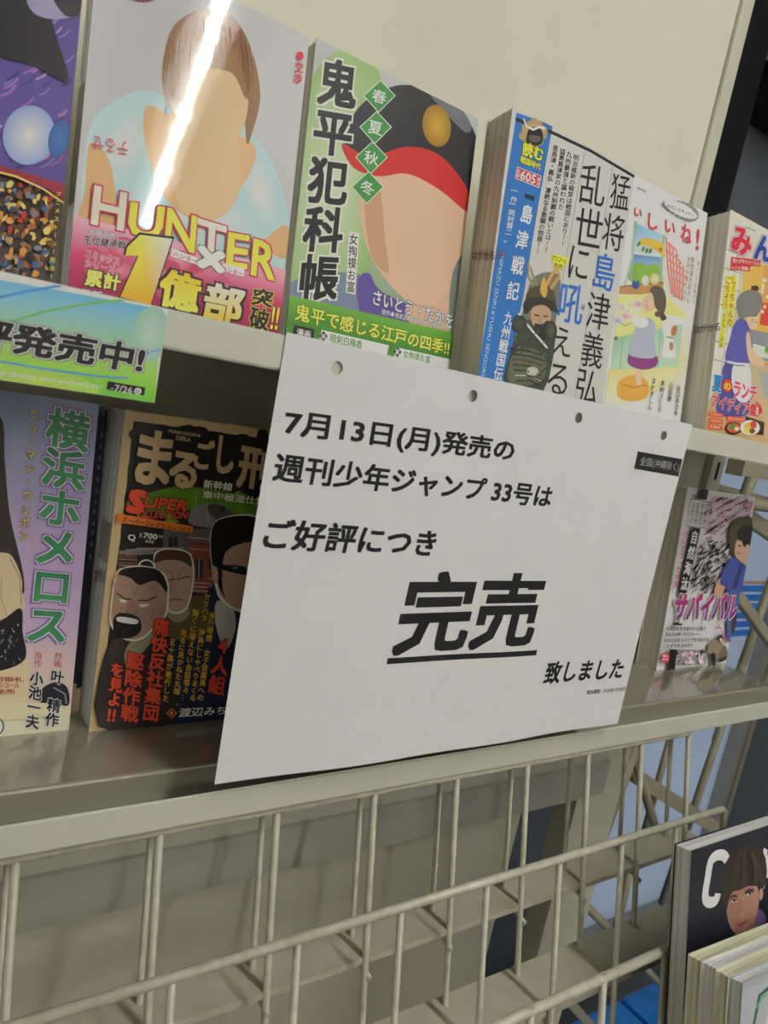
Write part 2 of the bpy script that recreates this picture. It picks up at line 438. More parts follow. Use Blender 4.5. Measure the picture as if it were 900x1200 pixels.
# shelves
def shelf(name, label, pts, board):
    r = thing(name, label, 'shelf', (0, 0, pts[0][1]))
    bm = bmesh.new(); profile(bm, [(y, z - pts[0][1]) for y, z in pts], LEFT, RIGHT)
    es = [e for e in bm.edges if abs(e.verts[0].co.x - e.verts[1].co.x) > .5]
    bmesh.ops.bevel(bm, geom=es, offset=.0009, segments=2, affect='EDGES')
    obj('shelf_lip', bm, MT['lip'], r)
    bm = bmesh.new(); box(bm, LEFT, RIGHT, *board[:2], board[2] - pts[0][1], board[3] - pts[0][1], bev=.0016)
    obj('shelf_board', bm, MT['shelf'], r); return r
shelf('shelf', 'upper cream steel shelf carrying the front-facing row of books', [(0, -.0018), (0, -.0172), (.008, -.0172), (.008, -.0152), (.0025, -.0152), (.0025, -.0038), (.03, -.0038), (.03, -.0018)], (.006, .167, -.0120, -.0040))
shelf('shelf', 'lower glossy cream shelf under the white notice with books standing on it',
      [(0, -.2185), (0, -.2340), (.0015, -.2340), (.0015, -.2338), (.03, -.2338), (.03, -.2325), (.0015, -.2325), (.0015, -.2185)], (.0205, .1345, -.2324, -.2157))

# ------------------------------------------------------------------ wire magazine pockets
T13 = math.tan(math.radians(13))
wr = thing('wire_magazine_pockets', 'stepped cream wire pockets hooked below the lower shelf', 'wire rack', (0, 0, -.235))
def wput(bm, name, m=None): 
    o = obj(name, bm, m or MT['wire'], wr); o.location = (0, 0, .235); return o
K = [(.0434 + .0618 * k) for k in range(-4, 7)]
def ln(y0, z0, z): return y0 + (z - z0) * T13
LZ1, LZ2, LZ3 = -.333, -.376, -.55
for i, x in enumerate(K):
    xb = x + (.0015 if i % 2 else 0)
    bm = bmesh.new(); tube(bm, fillet([(xb, .02, -.2375), (xb, ln(.02, -.24, LZ1), LZ1), (xb, ln(0, -.237, LZ1) - .001, LZ1 - .004)], .007), .0017); wput(bm, 'back_wire')
    bm = bmesh.new(); tube(bm, fillet([(x, .0045, -.2372), (x, ln(.0042, -.231, LZ2), LZ2), (x, ln(-.04, -.279, LZ2) , LZ2 - .005)], .008), .0020); wput(bm, 'middle_wire')
    bm = bmesh.new(); tube(bm, fillet([(x - .003, -.04, -.2795), (x - .003, ln(-.04, -.279, LZ3), LZ3), (x - .003, ln(-.083, -.325, LZ3), LZ3 - .004)], .008), .00195); wput(bm, 'front_wire')
    if x < .3:
        bm = bmesh.new(); tube(bm, [(x + .004, -.083, -.3255), (x + .004, ln(-.083, -.325, -.75), -.75)], .0023); wput(bm, 'lowest_wire')
xe = K[-1]
bm = bmesh.new(); tube(bm, fillet([(K[0] - .1, .0042, -.2376), (xe + .001, .0042, -.2376), (xe + .001, .0022, -.246)], .006), .002); wput(bm, 'top_rail')
bm = bmesh.new(); tube(bm, fillet([(K[0] - .1, -.04, -.279), (xe - .003, -.04, -.277), (xe - .003, ln(-.04, -.279, -.30), -.30)], .004), .0025, 12); wput(bm, 'front_rail')
bm = bmesh.new(); tube(bm, fillet([(K[0] - .1, -.083, -.325), (.40, -.083, -.33), (.40, ln(-.083, -.33, -.36), -.36)], .006), .0030, 12); wput(bm, 'lower_rail')
def ledge(ya, yb, z, x1, lip):
    bm = bmesh.new(); profile(bm, [(yb, z), (ya, z), (ya, z - lip), (ya + .001, z - lip), (ya + .001, z - .001), (yb, z - .001)], K[0] - .1, x1); return bm
wput(ledge(ln(0, -.237, -.325) + .0025, .012, -.327, .445, .004), 'pocket_floor', MT['ledge'])
wput(ledge(ln(-.04, -.279, -.372) + .0025, -.022, -.3705, .44, .004), 'pocket_floor', MT['ledge'])
wput(ledge(-.20, -.105, LZ3 + .004, .62, .004), 'pocket_floor', MT['ledge'])
# bracing stand beyond the rack's end, in front of the window
st = thing('bracing_stand', 'cream tube stand with crossing braces in front of the frosted window', 'stand', (.8, .22, -1.3))
def sput(bm, name, m=None):
    o = obj(name, bm, m or MT['brace'], st); o.location = (-.8, -.22, 1.3); return o
def sbar(a, b, y, wd, th, name='brace', ext=0.0, m=None):
    A, B = at(*a, y), at(*b, y); d = (B - A).normalized() * ext
    bm = bmesh.new(); bar(bm, A - d, B + d, wd, th); sput(bm, name, m)
def stube(a, b, y, r, name='brace_tube', ext=0.0):
    A, B = at(*a, y), at(*b, y); d = (B - A).normalized() * ext
    bm = bmesh.new(); tube(bm, [A - d, B + d], r); sput(bm, name)
sbar((735, 903), (832, 966), .24, .020, .012, ext=.06)
stube((742, 880), (772, 985), .22, .0062, ext=.01)
stube((741, 882), (697, 1002), .215, .008, ext=.01)
stube((787, 860), (755, 975), .26, .005, ext=.03)
stube((846, 850), (798, 992), .26, .006, 'post', ext=.10)
stube((690, 1065), (727, 1102), .23, .006, ext=.06)
stube((752, 1130), (777, 1157), .2, .005, ext=.012)
stube((738, 1020), (722, 1090), .24, .006, ext=.02)
stube((897, 700), (866, 790), .3, .007, 'post', ext=.12)
sbar((664, 1170), (690, 1200), .2, .012, .008, ext=.0)
stube((826, 568), (884, 583), .26, .0055, 'cross_tube', ext=.05)
stube((880, 590), (903, 593), .2, .0085, 'cross_tube', ext=.03)
sbar((876, 606), (902, 624), .22, .02, .012, ext=.04)
sbar((862, 545), (905, 552), .2, .022, .02, 'bracket', ext=.0)
stube((886, 545), (866, 600), .25, .008, 'post', ext=.03)
sbar((866, 701), (905, 755), .19, .014, .01, ext=.05)

# dark cabinet behind the rack, upper right
cb = thing('dark_cabinet', 'black framed dark grey cabinet behind the upper right of the rack', 'cabinet', (.9, .36, -1.3))
def cput(o): o.location = (-.9, -.36, 1.3); return o
xa = at(860, 120, .3).x
cput(bx('cabinet_panel', MT['darkgrey'], cb, xa + .03, 1.5, .33, .40, .14, .9, bev=.002))
cput(bx('cabinet_post', MT['dark'], cb, xa - .04, xa + .028, .29, .40, -.0, .9, bev=.003))
bm = bmesh.new(); profile(bm, [(.25, .405), (.25, .43), (.33, .47), (.33, .40)], xa + .05, 1.5); cput(obj('cabinet_ledge', bm, MT['dark'], cb))
bm = bmesh.new(); box(bm, xa + .03, 1.5, .322, .33, .50, .9, bev=.002); cput(obj('cabinet_top_panel', bm, MT['dark'], cb))
# blue plastic crates on the floor
ys = .12
for n_, (x0, x1, lab) in enumerate(((.70, .860, 'bright blue lidded plastic crate, the left one behind the wire pockets'), (.868, 1.10, 'bright blue lidded plastic crate, the right one beside the magazines'))):
    r = thing('plastic_crate', lab, 'crate', ((x0 + x1) / 2, .125, -1.3), group='blue crates under the window')
    cx = (x0 + x1) / 2; hw = (x1 - x0) / 2
    bx('crate_body', MT['blue'], r, -hw + .01, hw - .01, -.105, .105, 0, .41, bev=.004)
    bx('lid', MT['blue'], r, -hw, hw, -.115, .115, .411, .45, bev=.004)
    for g in ((-hw + .05, hw - .05, -.085, -.078), (-hw + .05, -hw + .057, -.076, .05), (hw - .07, hw - .02, .02, .035)):
        bx('lid_groove', MT['bluedark'], r, *g, .4495, .4512)


# ------------------------------------------------------------------ books on the upper shelf
ZU, ZL = -.004, -.2157
UP, LOW = 'books on the upper shelf', 'books on the lower shelf'

# 1 far left, purple cover under a lamp reflection
O = (-.0777 - .115, .075, ZU)
r, U, V = book('comic_magazine', 'purple swirled magazine cut by the left edge of the photo, above the green card', O, .115, .162, .02, 8, MT['white'], MT['pages_w'], group=UP)
a = Art(O, U, V, (0, 0, 3.43))
a.poly([(0, 0), (.115, 0), (.115, .162), (0, .162)], ['#6a5aa0', '#5b4c93', '#4d3f86', '#3b3566'], uv=True)
for k in range(70):                                   # loose brush swirls
    x, y = R_.uniform(-60, 320), R_.uniform(-10, 640)
    if x > 318 - y * .085: continue
    l = R_.uniform(30, 90); c = R_.choice(['#8d63b4', '#4a3a7d', '#a06aa8', '#7a78b8', '#3a3166', '#b287b6'])
    a.line([(x, y), (x - l*.3, y + l*.35), (x - l*.75, y + l*.55)], R_.uniform(4, 12), c)
a.poly([(-40, -40), (150, -30), (235, 180), (270, 330), (130, 265), (-40, 200)], '#16151c', sm=4)
a.poly([(120, -20), (320, -20), (310, 60), (210, 80), (130, 50)], '#9a93b8', sm=4)
a.poly([(210, -20), (325, -20), (318, 55), (260, 65)], '#1b1820', sm=3)
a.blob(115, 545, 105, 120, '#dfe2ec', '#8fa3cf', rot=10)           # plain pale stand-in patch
a.blob(235, 560, 42, 75, '#3a6fae', '#2f5a9a', rot=12)
a.poly([(-40, 690), (0, 700), (255, 760), (225, 1160), (-60, 1120)], ['#4a3528', '#3c3028', '#4b3a2e', '#463a3a', '#3d3430'])
cols = ['#8a5a38', '#c8913e', '#3c5a86', '#b23a2e', '#2b2a2e', '#7a7f86', '#5a4030', '#d8c070', '#a06848']
for k in range(260):
    t = R_.random(); y = 705 + 400 * R_.random(); x = -60 + 270 * t
    if y < 725 + .23 * x: continue
    a.blob(x, y, R_.uniform(6, 16), R_.uniform(8, 20), R_.choice(cols), None, rot=R_.uniform(0, 90), n=6, wob=.3)
a.poly([(-40, 660), (255, 745), (253, 812), (180, 760), (-40, 690)], '#8c2f3c')
a.line([(-40, 690), (60, 715), (170, 765), (252, 822)], 9, '#d8c27a')
a.vtext('アニメストーリー脱出!', (232, 770), (200, 1130), 22, '#e6d24a', .02, '#2a2420', .05)
a.build('cover_art', MT['glossy'], r)

# 2 large pale cover with a plain painted stand-in and a crimson paper band
O = (-.072, .08, ZU)
r, U, V = book('comic_magazine', 'pale lilac magazine with big yellow lettering, crimson band and a lamp streak', O, .1085, .1625, .013, 8, MT['white'], MT['pages_w'], group=UP)
a = Art(O, U, V, (0, 0, 2.5))
a.poly([(0, 0), (.1085, 0), (.1085, .1625), (0, .1625)], ['#c3c3c6', '#c6c6ca', '#c6c7c8', '#b6b7ba'], uv=True)
a.poly([(238, 640), (262, 380), (330, 300), (430, 265), (520, 300), (640, 330), (745, 400), (800, 480), (838, 600), (850, 700), (800, 900), (300, 900)], '#b9d4ea', sm=4)     # plain faceless bust: pale blue top
for args in ((360, 430, 70, 130, '#e2edf6', '#b9d4ea', 28), (600, 640, 150, 80, '#dbe8f4', '#b9d4ea', 14), (760, 560, 50, 120, '#dde9f4', '#b9d4ea', -18), (470, 560, 50, 100, '#9fc4e4', '#b9d4ea', 10)): a.blob(*args[:6], rot=args[6], n=30)
a.poly([(232, 660), (248, 560), (262, 420), (320, 470), (345, 640), (330, 760)], '#d3ab7c', sm=4); a.poly([(760, 720), (790, 690), (842, 660), (850, 760)], '#d3ab7c', sm=3)
a.poly([(430, 310), (520, 350), (640, 380), (740, 420), (735, 500), (660, 600), (560, 640), (470, 560), (425, 420)], '#d8b284', sm=4)
a.poly([(500, 330), (600, 400), (690, 390), (700, 560), (640, 640), (560, 640), (510, 560)], '#dfbb90', sm=4)
a.poly([(474, 210), (500, 90), (560, 38), (620, 28), (690, 60), (738, 150), (762, 280), (738, 390), (722, 420), (700, 330), (560, 340), (528, 345), (488, 300)], '#8a6746', sm=5)
a.poly([(520, 250), (560, 170), (650, 160), (720, 240), (722, 340), (690, 410), (630, 440), (570, 400), (530, 330)], '#e0bd94', sm=5)
a.poly([(505, 260), (520, 150), (600, 90), (680, 110), (740, 240), (720, 290), (680, 215), (600, 205), (550, 240), (530, 330)], '#94704a', sm=5)
for k in range(60):
    t = R_.uniform(-1, 1); x0 = 617 + 120 * t; y0 = 215 - 170 * math.sqrt(1 - t*t*.8) * R_.uniform(.5, .98)
    l_ = R_.uniform(.5, 1) * (60 if abs(t) < .7 else 170); a.line([(x0, y0), (x0 + t*8, y0 + l_*.5), (x0 + t*12, y0 + l_)], 2.4, R_.choice(['#6d4a30', '#a98258', '#80603f', '#b08a5c']))
a.blob(420, -6, 38, 12, '#8c2a44')
a.blob(877, 165, 11, 13, '#c8324a')
a.vtext('交渉', (876, 182), (868, 248), 27, '#c8324a', .02)
a.text('テるせ', (372, 458), (268, 438), (374, 416), '#c46a78', .015)
a.build('cover_art', MT['glossy'], r)
b = Art(O, U, V, (0, 0, 2.5)); b.z = .0012                      # paper band
b.grid([(140, 614), (940, 817), (930, 1010), (103, 825)], ['#d8a9b6', '#d07f98', '#bf3a63', '#a82450', '#97204a'])
for k in range(16):
    x = R_.uniform(230, 800); b.blob(x, 690 + (x-220)*.22 + R_.uniform(0, 100), R_.uniform(20, 50), R_.uniform(15, 35), R_.choice(['#d88aa0', '#c85a7c', '#b43a62']), '#bf4a6c', n=20)
for ch, TL, TR, BL, c in (('H', (272, 540), (374, 566), (260, 660), '#e3d3c0'), ('U', (378, 590), (484, 606), (366, 694), '#e2e045'), ('N', (486, 606), (578, 634), (476, 722), '#e3e04a'), ('T', (574, 636), (664, 664), (568, 748), '#dcd6c8'), ('E', (664, 678), (732, 690), (655, 784), '#e6e14b'), ('R', (738, 696), (812, 718), (728, 808), '#e6e14b')):
    b.text(ch, TL, TR, BL, c, .035, '#b5224e', .05)
b.text('知略渦巻く', (262, 668), (350, 686), (258, 690), '#e9d9de', .02, '#6a2440', .06)
b.text('王位継承戦!', (244, 690), (374, 708), (240, 716), '#2a1a22', .03, '#d9c4cc', .09)
b.text('コミックス', (250, 730), (350, 756), (246, 756), '#c22f58', .02, '#efe6e8', .08)
b.text('シリーズ', (250, 758), (336, 780), (246, 782), '#c22f58', .02, '#efe6e8', .08)
b.text('累計', (250, 786), (356, 806), (242, 838), '#e9df6a', .06, '#26201a', .11)
b.poly([(502, 728), (592, 764), (582, 780), (496, 752)], '#ece7ea'); b.text('ハンター', (506, 736), (574, 760), (503, 752), '#c22f50', .02)
b.poly([(652, 772), (714, 788), (711, 812), (634, 792)], '#ece7ea'); b.text('ハンター', (648, 780), (708, 796), (645, 796), '#c22f50', .02)
b.text('×', (572, 712), (662, 738), (568, 786), '#ded9d2', .05, '#4d5a34', .025)
one = [(372, 728), (408, 692), (500, 704), (438, 892), (352, 868), (404, 752), (366, 752)]
cx_, cy_ = 430, 790
b.poly([(cx_ + (x - cx_)*1.12, cy_ + (y - cy_)*1.10) for x, y in one], '#1f1410')
b.poly([(cx_ + (x - cx_)*1.03, cy_ + (y - cy_)*1.03) for x, y in one], ['#e9d44a', '#efe25c', '#f1ead0', '#e0a41c', '#e4ac1e', '#ecd04a', '#e6c83c'])
b.text('億', (470, 778), (596, 812), (452, 896), '#e8c02a', .065, '#1f1410', .10, cb='#f0e25c')
b.text('部', (602, 820), (722, 846), (580, 936), '#efe7c8', .065, '#1f1410', .10, cb='#e9bd22')
b.text('突', (738, 840), (802, 852), (730, 894), '#1c130e', .05, '#e6d84a', .05)
b.text('破', (730, 894), (790, 908), (722, 962), '#1c130e', .05, '#e6d84a', .05)
b.text('!!', (796, 896), (818, 900), (786, 966), '#e8dc3a', .03, '#1c130e', .04)
b.text('最新', (234, 846), (300, 856), (230, 868), '#e9dcef', .05, '#4b3a8a', .08)
b.build('paper_band', MT['ink'], r)
bm = bmesh.new(); box(bm, -.0002, .0004, .0005, .012, .045, .098); obj('sealing_tape', bm, mat('tape_film', '#6d6a64', .2), r)

# 3 green cover with large black title
O = (.0405, .08, ZU)
r, U, V = book('comic_book', 'green comic with a big black vertical title and four green diamonds', O, .1175, .164, .011, 8, MT['white'], MT['pages'], group=UP)
a = Art(O, U, V, (320, 20, 2.667))
a.poly([(0, 0), (.1175, 0), (.1175, .164), (0, .164)], ['#6f9a48', '#7f8f86', '#c3c4c6', '#b3b4b4'], uv=True)
a.blob(190, 520, 170, 430, '#c9d6b4', '#8fb06c', rot=8, n=40)
a.blob(560, 330, 110, 150, '#b7b8bb', '#c4c5c6', n=30)
a.poly([(225, 410), (255, 300), (330, 235), (420, 212), (540, 245), (625, 350), (643, 470), (618, 610), (500, 500), (330, 480)], '#2b2b2e', sm=5)   # plain dark dome
a.poly([(480, 225), (560, 255), (618, 335), (600, 360), (530, 290)], '#6d7076', sm=5)
a.poly([(268, 560), (300, 500), (440, 490), (540, 540), (610, 600), (600, 760), (570, 850), (500, 905), (410, 880), (330, 790), (285, 690)], '#d6b498', sm=5)  # plain block of skin colour
a.poly([(285, 560), (330, 520), (350, 700), (360, 800), (305, 740)], '#c49a7a', sm=4)
a.poly([(215, 395), (300, 435), (420, 405), (520, 432), (600, 525), (620, 598), (600, 606), (520, 540), (420, 490), (330, 498), (250, 470)], '#c0302e', sm=5)
a.blob(511, 340, 44, 66, '#c79f3c', '#9c7628', rot=-8, n=30)
a.poly([(50, 830), (260, 800), (300, 890), (280, 1000), (30, 980)], '#74829a', sm=3)
a.poly([(262, 830), (300, 800), (340, 860), (500, 930), (545, 960), (300, 960)], '#5a4c92', sm=3)
a.poly([(420, 900), (500, 910), (560, 850), (570, 980), (430, 960)], '#d4b096', sm=3)
a.poly([(560, 800), (610, 740), (590, 960), (550, 985)], '#6f7d78', sm=3)
a.vtext('鬼平犯科帳', (210, 132), (136, 888), 128, '#161615', .05, '#d5dcc9', .075, fit=.98)
for ch, cx, cy in (('春', 331, 248), ('夏', 319, 346), ('秋', 306, 440), ('冬', 294, 533)):
    a.poly([(cx + 4, cy - 52), (cx + 52, cy - 2), (cx - 2, cy + 52), (cx - 50, cy - 2)], '#cfe0c4')
    a.poly([(cx + 4, cy - 48), (cx + 48, cy - 2), (cx - 2, cy + 48), (cx - 46, cy - 2)], '#3d8a45')
    a.text(ch, (cx - 20, cy - 26), (cx + 24, cy - 14), (cx - 24, cy + 16), '#eef2e8', .02)
a.poly([(236, 668), (268, 676), (256, 868), (226, 862)], '#e4e2da')
a.vtext('女掏摸お富', (252, 676), (241, 862), 27, '#161615', .015)
a.text('さいとう・たかを', (314, 850), (564, 930), (308, 898), '#f0eee8', .035, '#2b2f3a', .06)
a.text('原作◆池波正太郎 協力・久保田千太郎', (340, 912), (556, 966), (337, 930), '#e4e6e0', .02, '#3a3a40', .05)
a.build('cover_art', MT['satin'], r)
b = Art(O, U, V, (320, 20, 2.667)); b.z = .0008
b.grid([(8, 860), (606, 997), (598, 1108), (-10, 1000)], ['#6aa23c', '#4f8f2e', '#3c7a24', '#4a8a2c'])
b.text('鬼平で感じる江戸の四季!!', (70, 893), (552, 1012), (64, 948), '#f1e75a', .035, '#1f4a16', .05)
b.poly([(150, 978), (360, 1026), (352, 1062), (140, 1016)], '#e9e8e2'); b.text('暗剣白梅香', (178, 988), (278, 1012), (175, 1016), '#3c7a24', .02)
b.poly([(382, 1032), (552, 1070), (548, 1100), (376, 1062)], '#e9e8e2'); b.text('女掏摸お富', (406, 1040), (490, 1060), (403, 1064), '#3c7a24', .02)
for cx, cy, t in ((155, 998, '春'), (386, 1047, '夏')):
    b.blob(cx, cy, 13, 17, '#20321a', n=4); b.text(t, (cx - 7, cy - 9), (cx + 8, cy - 6), (cx - 8, cy + 7), '#f0f0e8', .02)
b.poly([(64, 962), (126, 976), (124, 1010), (56, 998)], '#12140f'); b.text('漫画', (72, 972), (116, 982), (70, 996), '#e6e6dc', .03)
b.build('paper_band', MT['satin'], r)

# 4 thick newsprint comic with a blue title strip
O = (.1608, .055, ZU)
r, U, V = book('comic_book', 'thick newsprint comic with blue vertical strip and thin black characters', O, .1185, .1675, .026, 7, mat('newsprint_cover', '#c2c1bb', .7), MT['pages'], group=UP, fan=.004)
a = Art(O, U, V, (540, 100, 2.5))
a.poly([(0, 0), (.1185, 0), (.1185, .1675), (0, .1675)], ['#c4c2bb', '#c2c1bd', '#c9c8c4', '#cbcac5'], uv=True)
a.poly([(163, 80), (269, 118), (226, 355), (183, 620), (126, 884), (46, 864), (78, 660), (118, 380)], '#2a6cb4')
a.line([(232, 262), (200, 440), (160, 660), (118, 880)], 1.2, '#8fb0d6') if 0 else None
a.line([(160, 99), (262, 136), (380, 192), (512, 270)], 7, '#191919')
for p, q in (((446, 230), (330, 940)), ((362, 195), (240, 905))): a.line([p, ((p[0]+q[0])/2, (p[1]+q[1])/2), q], 1.3, '#8d8d88')
a.blob(212, 140, 38, 42, '#c2a878', '#a88d5e', rot=20, wob=.12)
a.poly([(192, 150), (200, 128), (226, 122), (240, 142), (236, 170), (210, 178), (192, 168)], '#1c1a1a', sm=4)
a.poly([(200, 146), (232, 150), (228, 166), (206, 164)], '#55504c', sm=3)
a.line([(184, 98), (192, 120), (212, 130), (228, 122), (246, 126)], 5, '#d9d6cc')
a.text('読む', (182, 160), (244, 182), (177, 206), '#efe23a', .06, '#17160f', .07)
a.text('戦国時代', (176, 205), (236, 230), (172, 226), '#efe23a', .05, '#17160f', .08)
a.poly([(165, 238), (236, 266), (229, 301), (158, 273)], '#e4dcd4'); a.poly([(167, 241), (234, 267), (228, 298), (160, 271)], '#b8332f')
a.text('605', (176, 247), (222, 264), (171, 275), '#f2ece4', .04)
a.vtext('定価', (170, 246), (165, 270), 10, '#f2ece4', .02); a.vtext('税込', (229, 270), (225, 294), 10, '#f2ece4', .02)
a.vtext('[作]岡村賢二', (159, 306), (138, 440), 20, '#eaf0f6', .02)
a.poly([(186, 316), (216, 326), (214, 342), (204, 336), (186, 330)], '#12233a')
a.vtext('島津戦記', (199, 340), (146, 640), 36, '#f2f5f8', .035, fit=1.0)
a.vtext('九州戦国伝', (143, 662), (106, 866), 27, '#f2f5f8', .03)
a.text('SHIMAZU SENKI KYUSHU SENGOKU', (127, 492), (68, 862), (117, 488), '#b9d2ec', .0)
a.line([(124, 454), (128, 460), (134, 455)], 2, '#eaf0f6')
for t, p, q in (('明治維新の萌芽は戦国にあり!!', (338, 203), (297, 472)), ('九州最強と謳われた', (318, 193), (291, 366)), ('猛勇島津家の九州制覇の戦いとは!?', (299, 186), (248, 490)), ('鬼島津・義弘、凄絶なる激闘の物語!!', (278, 175), (223, 494))):
    a.vtext(t, p, q, 17, '#1a1a1a', .012)
for ch, cx, cy, cw, chh, c in (('乱', 386, 293, 76, 118, '#1b1b1b'), ('世', 374, 418, 78, 112, '#1b1b1b'), ('に', 345, 522, 56, 96, '#1b1b1b'), ('吼', 323, 640, 72, 118, '#2a6cc0'), ('え', 296, 752, 54, 84, '#1b1b1b'), ('る', 283, 862, 60, 90, '#1b1b1b'), ('猛', 466, 314, 56, 104, '#1b1b1b'), ('将', 446, 432, 62, 108, '#1b1b1b'), ('島', 420, 548, 62, 108, '#2a6cc0'), ('津', 402, 662, 66, 108, '#1b1b1b'), ('義', 385, 776, 62, 104, '#1b1b1b'), ('弘', 368, 884, 62, 100, '#1b1b1b')):
    k, m_ = .34, .10
    a.text(ch, (cx - cw/2 + m_*chh*.6, cy - chh/2 - k*cw/2*.7), (cx + cw/2 + m_*chh*.6, cy - chh/2 + k*cw/2*.7), (cx - cw/2 - m_*chh*.6, cy + chh/2 - k*cw/2*.7), c, .004 if ch not in '島吼' else .012)
a.text('ほ', (352, 640), (364, 644), (350, 655), '#2a6cc0', .01)
a.poly([(266, 493), (314, 506), (311, 528), (262, 513)], '#e8dc3a'); a.text('アンコール', (268, 497), (310, 509), (265, 513), '#1c1a12', .02)
a.poly([(271, 516), (300, 524), (298, 541), (268, 533)], '#e8dc3a'); a.text('発売', (272, 519), (298, 526), (270, 533), '#1c1a12', .02)
# generic armoured samurai
a.poly([(186, 640), (215, 560), (285, 555), (285, 640), (262, 760), (236, 905), (128, 888)], '#6d6f68', sm=3)
a.poly([(128, 886), (150, 770), (185, 690), (250, 700), (276, 740), (236, 905)], '#3a4034', sm=3)
a.poly([(190, 628), (205, 592), (240, 582), (270, 602), (276, 640), (240, 636)], '#4a4630', sm=4)
a.poly([(182, 640), (205, 620), (268, 630), (284, 668), (262, 660), (215, 650), (188, 672)], '#2e2c26', sm=3)
a.line([(213, 590), (196, 560), (196, 520), (206, 545), (222, 588)], 6, '#8a8468'); a.line([(248, 590), (262, 560), (282, 532), (288, 560), (262, 596)], 8, '#c99a4a')
a.poly([(230, 600), (242, 560), (252, 600), (244, 622)], '#cfa452', sm=3)
a.poly([(208, 652), (240, 644), (262, 662), (258, 700), (238, 722), (216, 712), (204, 684)], '#b49478', sm=4)
a.poly([(214, 700), (236, 700), (256, 690), (248, 740), (232, 752), (216, 735)], '#2d2620', sm=4)
a.line([(214, 672), (228, 676)], 3, '#231c18'); a.line([(240, 678), (254, 676)], 3, '#231c18'); a.line([(232, 680), (229, 696), (236, 698)], 1.6, '#5c4636')
a.poly([(150, 790), (205, 770), (245, 800), (240, 860), (180, 880), (136, 860)], '#59604a', sm=3)
for k in range(7): a.line([(150 + k*3 - 8, 770 + k*16), (200, 780 + k*14), (244 - k*2, 792 + k*15)], 3, R_.choice(['#22251c', '#7a7f62', '#a9a48c', '#4d3a26']))
a.line([(166, 668), (208, 720), (252, 770)], 5, '#dcdcd6'); a.blob(208, 838, 18, 14, '#c7c3b8', '#a8a498', n=14); a.line([(190, 850), (230, 858)], 4, '#403c34')
a.blob(170, 700, 22, 26, '#444c3a', '#2c3228'); a.blob(262, 720, 18, 30, '#50563f', '#2c3228')
for k in range(60):
    x, y = R_.uniform(150, 255), R_.uniform(715, 885); l = R_.uniform(6, 18); an = R_.choice([.3, 1.3, 2.4]); a.line([(x, y), (x + l*math.cos(an), y + l*math.sin(an))], R_.uniform(1, 2.6), R_.choice(['#1d2019', '#6d7058', '#2c2f26', '#4f3a2a']))
a.build('cover_art', MT['ink'], r)
def edge_text(r, txt, TL, TR, BL, crop, O, c, fan=.0):
    m = r.matrix_world
    V_ = Vector((m[0][2], m[1][2], m[2][2])); D_ = Vector((m[0][1], m[1][1], m[2][1]))
    e = Art(O, D_ * -1, V_, crop); e.clip = None
    e.text(txt, TL, TR, BL, c, .012)
    # convert (depth, height) on the fore edge into the book's own axes
    e.v = [(-0.0003, -u, v) for (u, _, v) in e.v]
    o = e.build('sealing_tape_print', MT['ink'], r)
    return o
edge_text(r, 'はがせる', (34, 484), (100, 484), (34, 512), (540, 100, 2.5), O, '#b4564e')
a = Art(O, U, V, (540, 100, 2.5)); a.z = .0022
a.text('テ', (100, 484), (126, 488), (98, 512), '#7a3f5e', .012); a.build('sealing_tape_print', MT['ink'], r)

# 5 white book with the kitchen picture
O = (.418 - .125, .085, ZU)
r, U, V = book('comic_book', 'white book with a watercolour kitchen girl, right of the newsprint comic', O, .125, .1815, .016, 8, MT['white'], MT['pages_w'], group=UP)
a = Art(O, U, V, (690, 190, 3.873))
a.poly([(0, 0), (.125, 0), (.125, .1815), (0, .1815)], '#e6e5df', uv=True)
a.blob(270, 760, 190, 380, '#efe2a0', '#e6e4da', rot=12, n=44)
a.blob(370, 900, 90, 150, '#eccb74', '#e8e2cc', rot=12)
a.poly([(215, 278), (335, 330), (320, 470), (195, 430)], ['#7fb3da', '#a9cfe6', '#e6eef0', '#dfeaf0'])
a.poly([(200, 418), (330, 432), (328, 482), (198, 470)], ['#5b8cb8', '#6a9cc4', '#9cc0d4', '#86b0cc'])
a.poly([(192, 480), (225, 455), (262, 470), (300, 462), (328, 490), (322, 555), (186, 540)], '#86b04a', sm=4)
a.line([(212, 268), (200, 380), (190, 540)], 12, '#8fae9c'); a.line([(160, 570), (198, 420), (205, 290)], 8, '#a8c2b0'); a.line([(340, 330), (332, 430), (326, 545)], 10, '#9cb8a4')
a.poly([(140, 565), (340, 545), (330, 600), (135, 600)], '#b98a58'); a.line([(140, 566), (338, 546)], 4, '#8a6a46')
a.poly([(220, 375), (250, 345), (335, 370), (338, 440), (318, 412), (262, 380)], '#e8b84e', sm=4); a.blob(325, 398, 8, 10, '#a87a2e')
for x, y in ((226, 372), (246, 394), (262, 402), (278, 404)): a.blob(x, y, 7, 13, '#5f8a3a', rot=25, n=10)
a.blob(212, 555, 17, 22, '#3f64a4', '#34528c'); a.blob(212, 505, 10, 40, '#7fa83e'); a.blob(255, 538, 18, 24, '#ecebe2', '#cfcabc'); a.blob(298, 530, 22, 26, '#e9d9b0', '#cbb890')
a.poly([(345, 318), (372, 345), (400, 420), (452, 488), (430, 560), (392, 664), (366, 600), (350, 480)], '#ecdcd6', sm=4)
for k in range(6): a.line([(350 + k*15, 340 + k*26), (356 + k*14, 460 + k*16), (374 + k*9, 600 + k*6)], 7, '#d4726a')
for k in range(7): a.line([(350 + k*5, 365 + k*40), (392 + k*2, 395 + k*36), (404 + 46*min(1, k/3) - max(0, k-3)*12, 430 + k*32)], 7, '#d98a80')
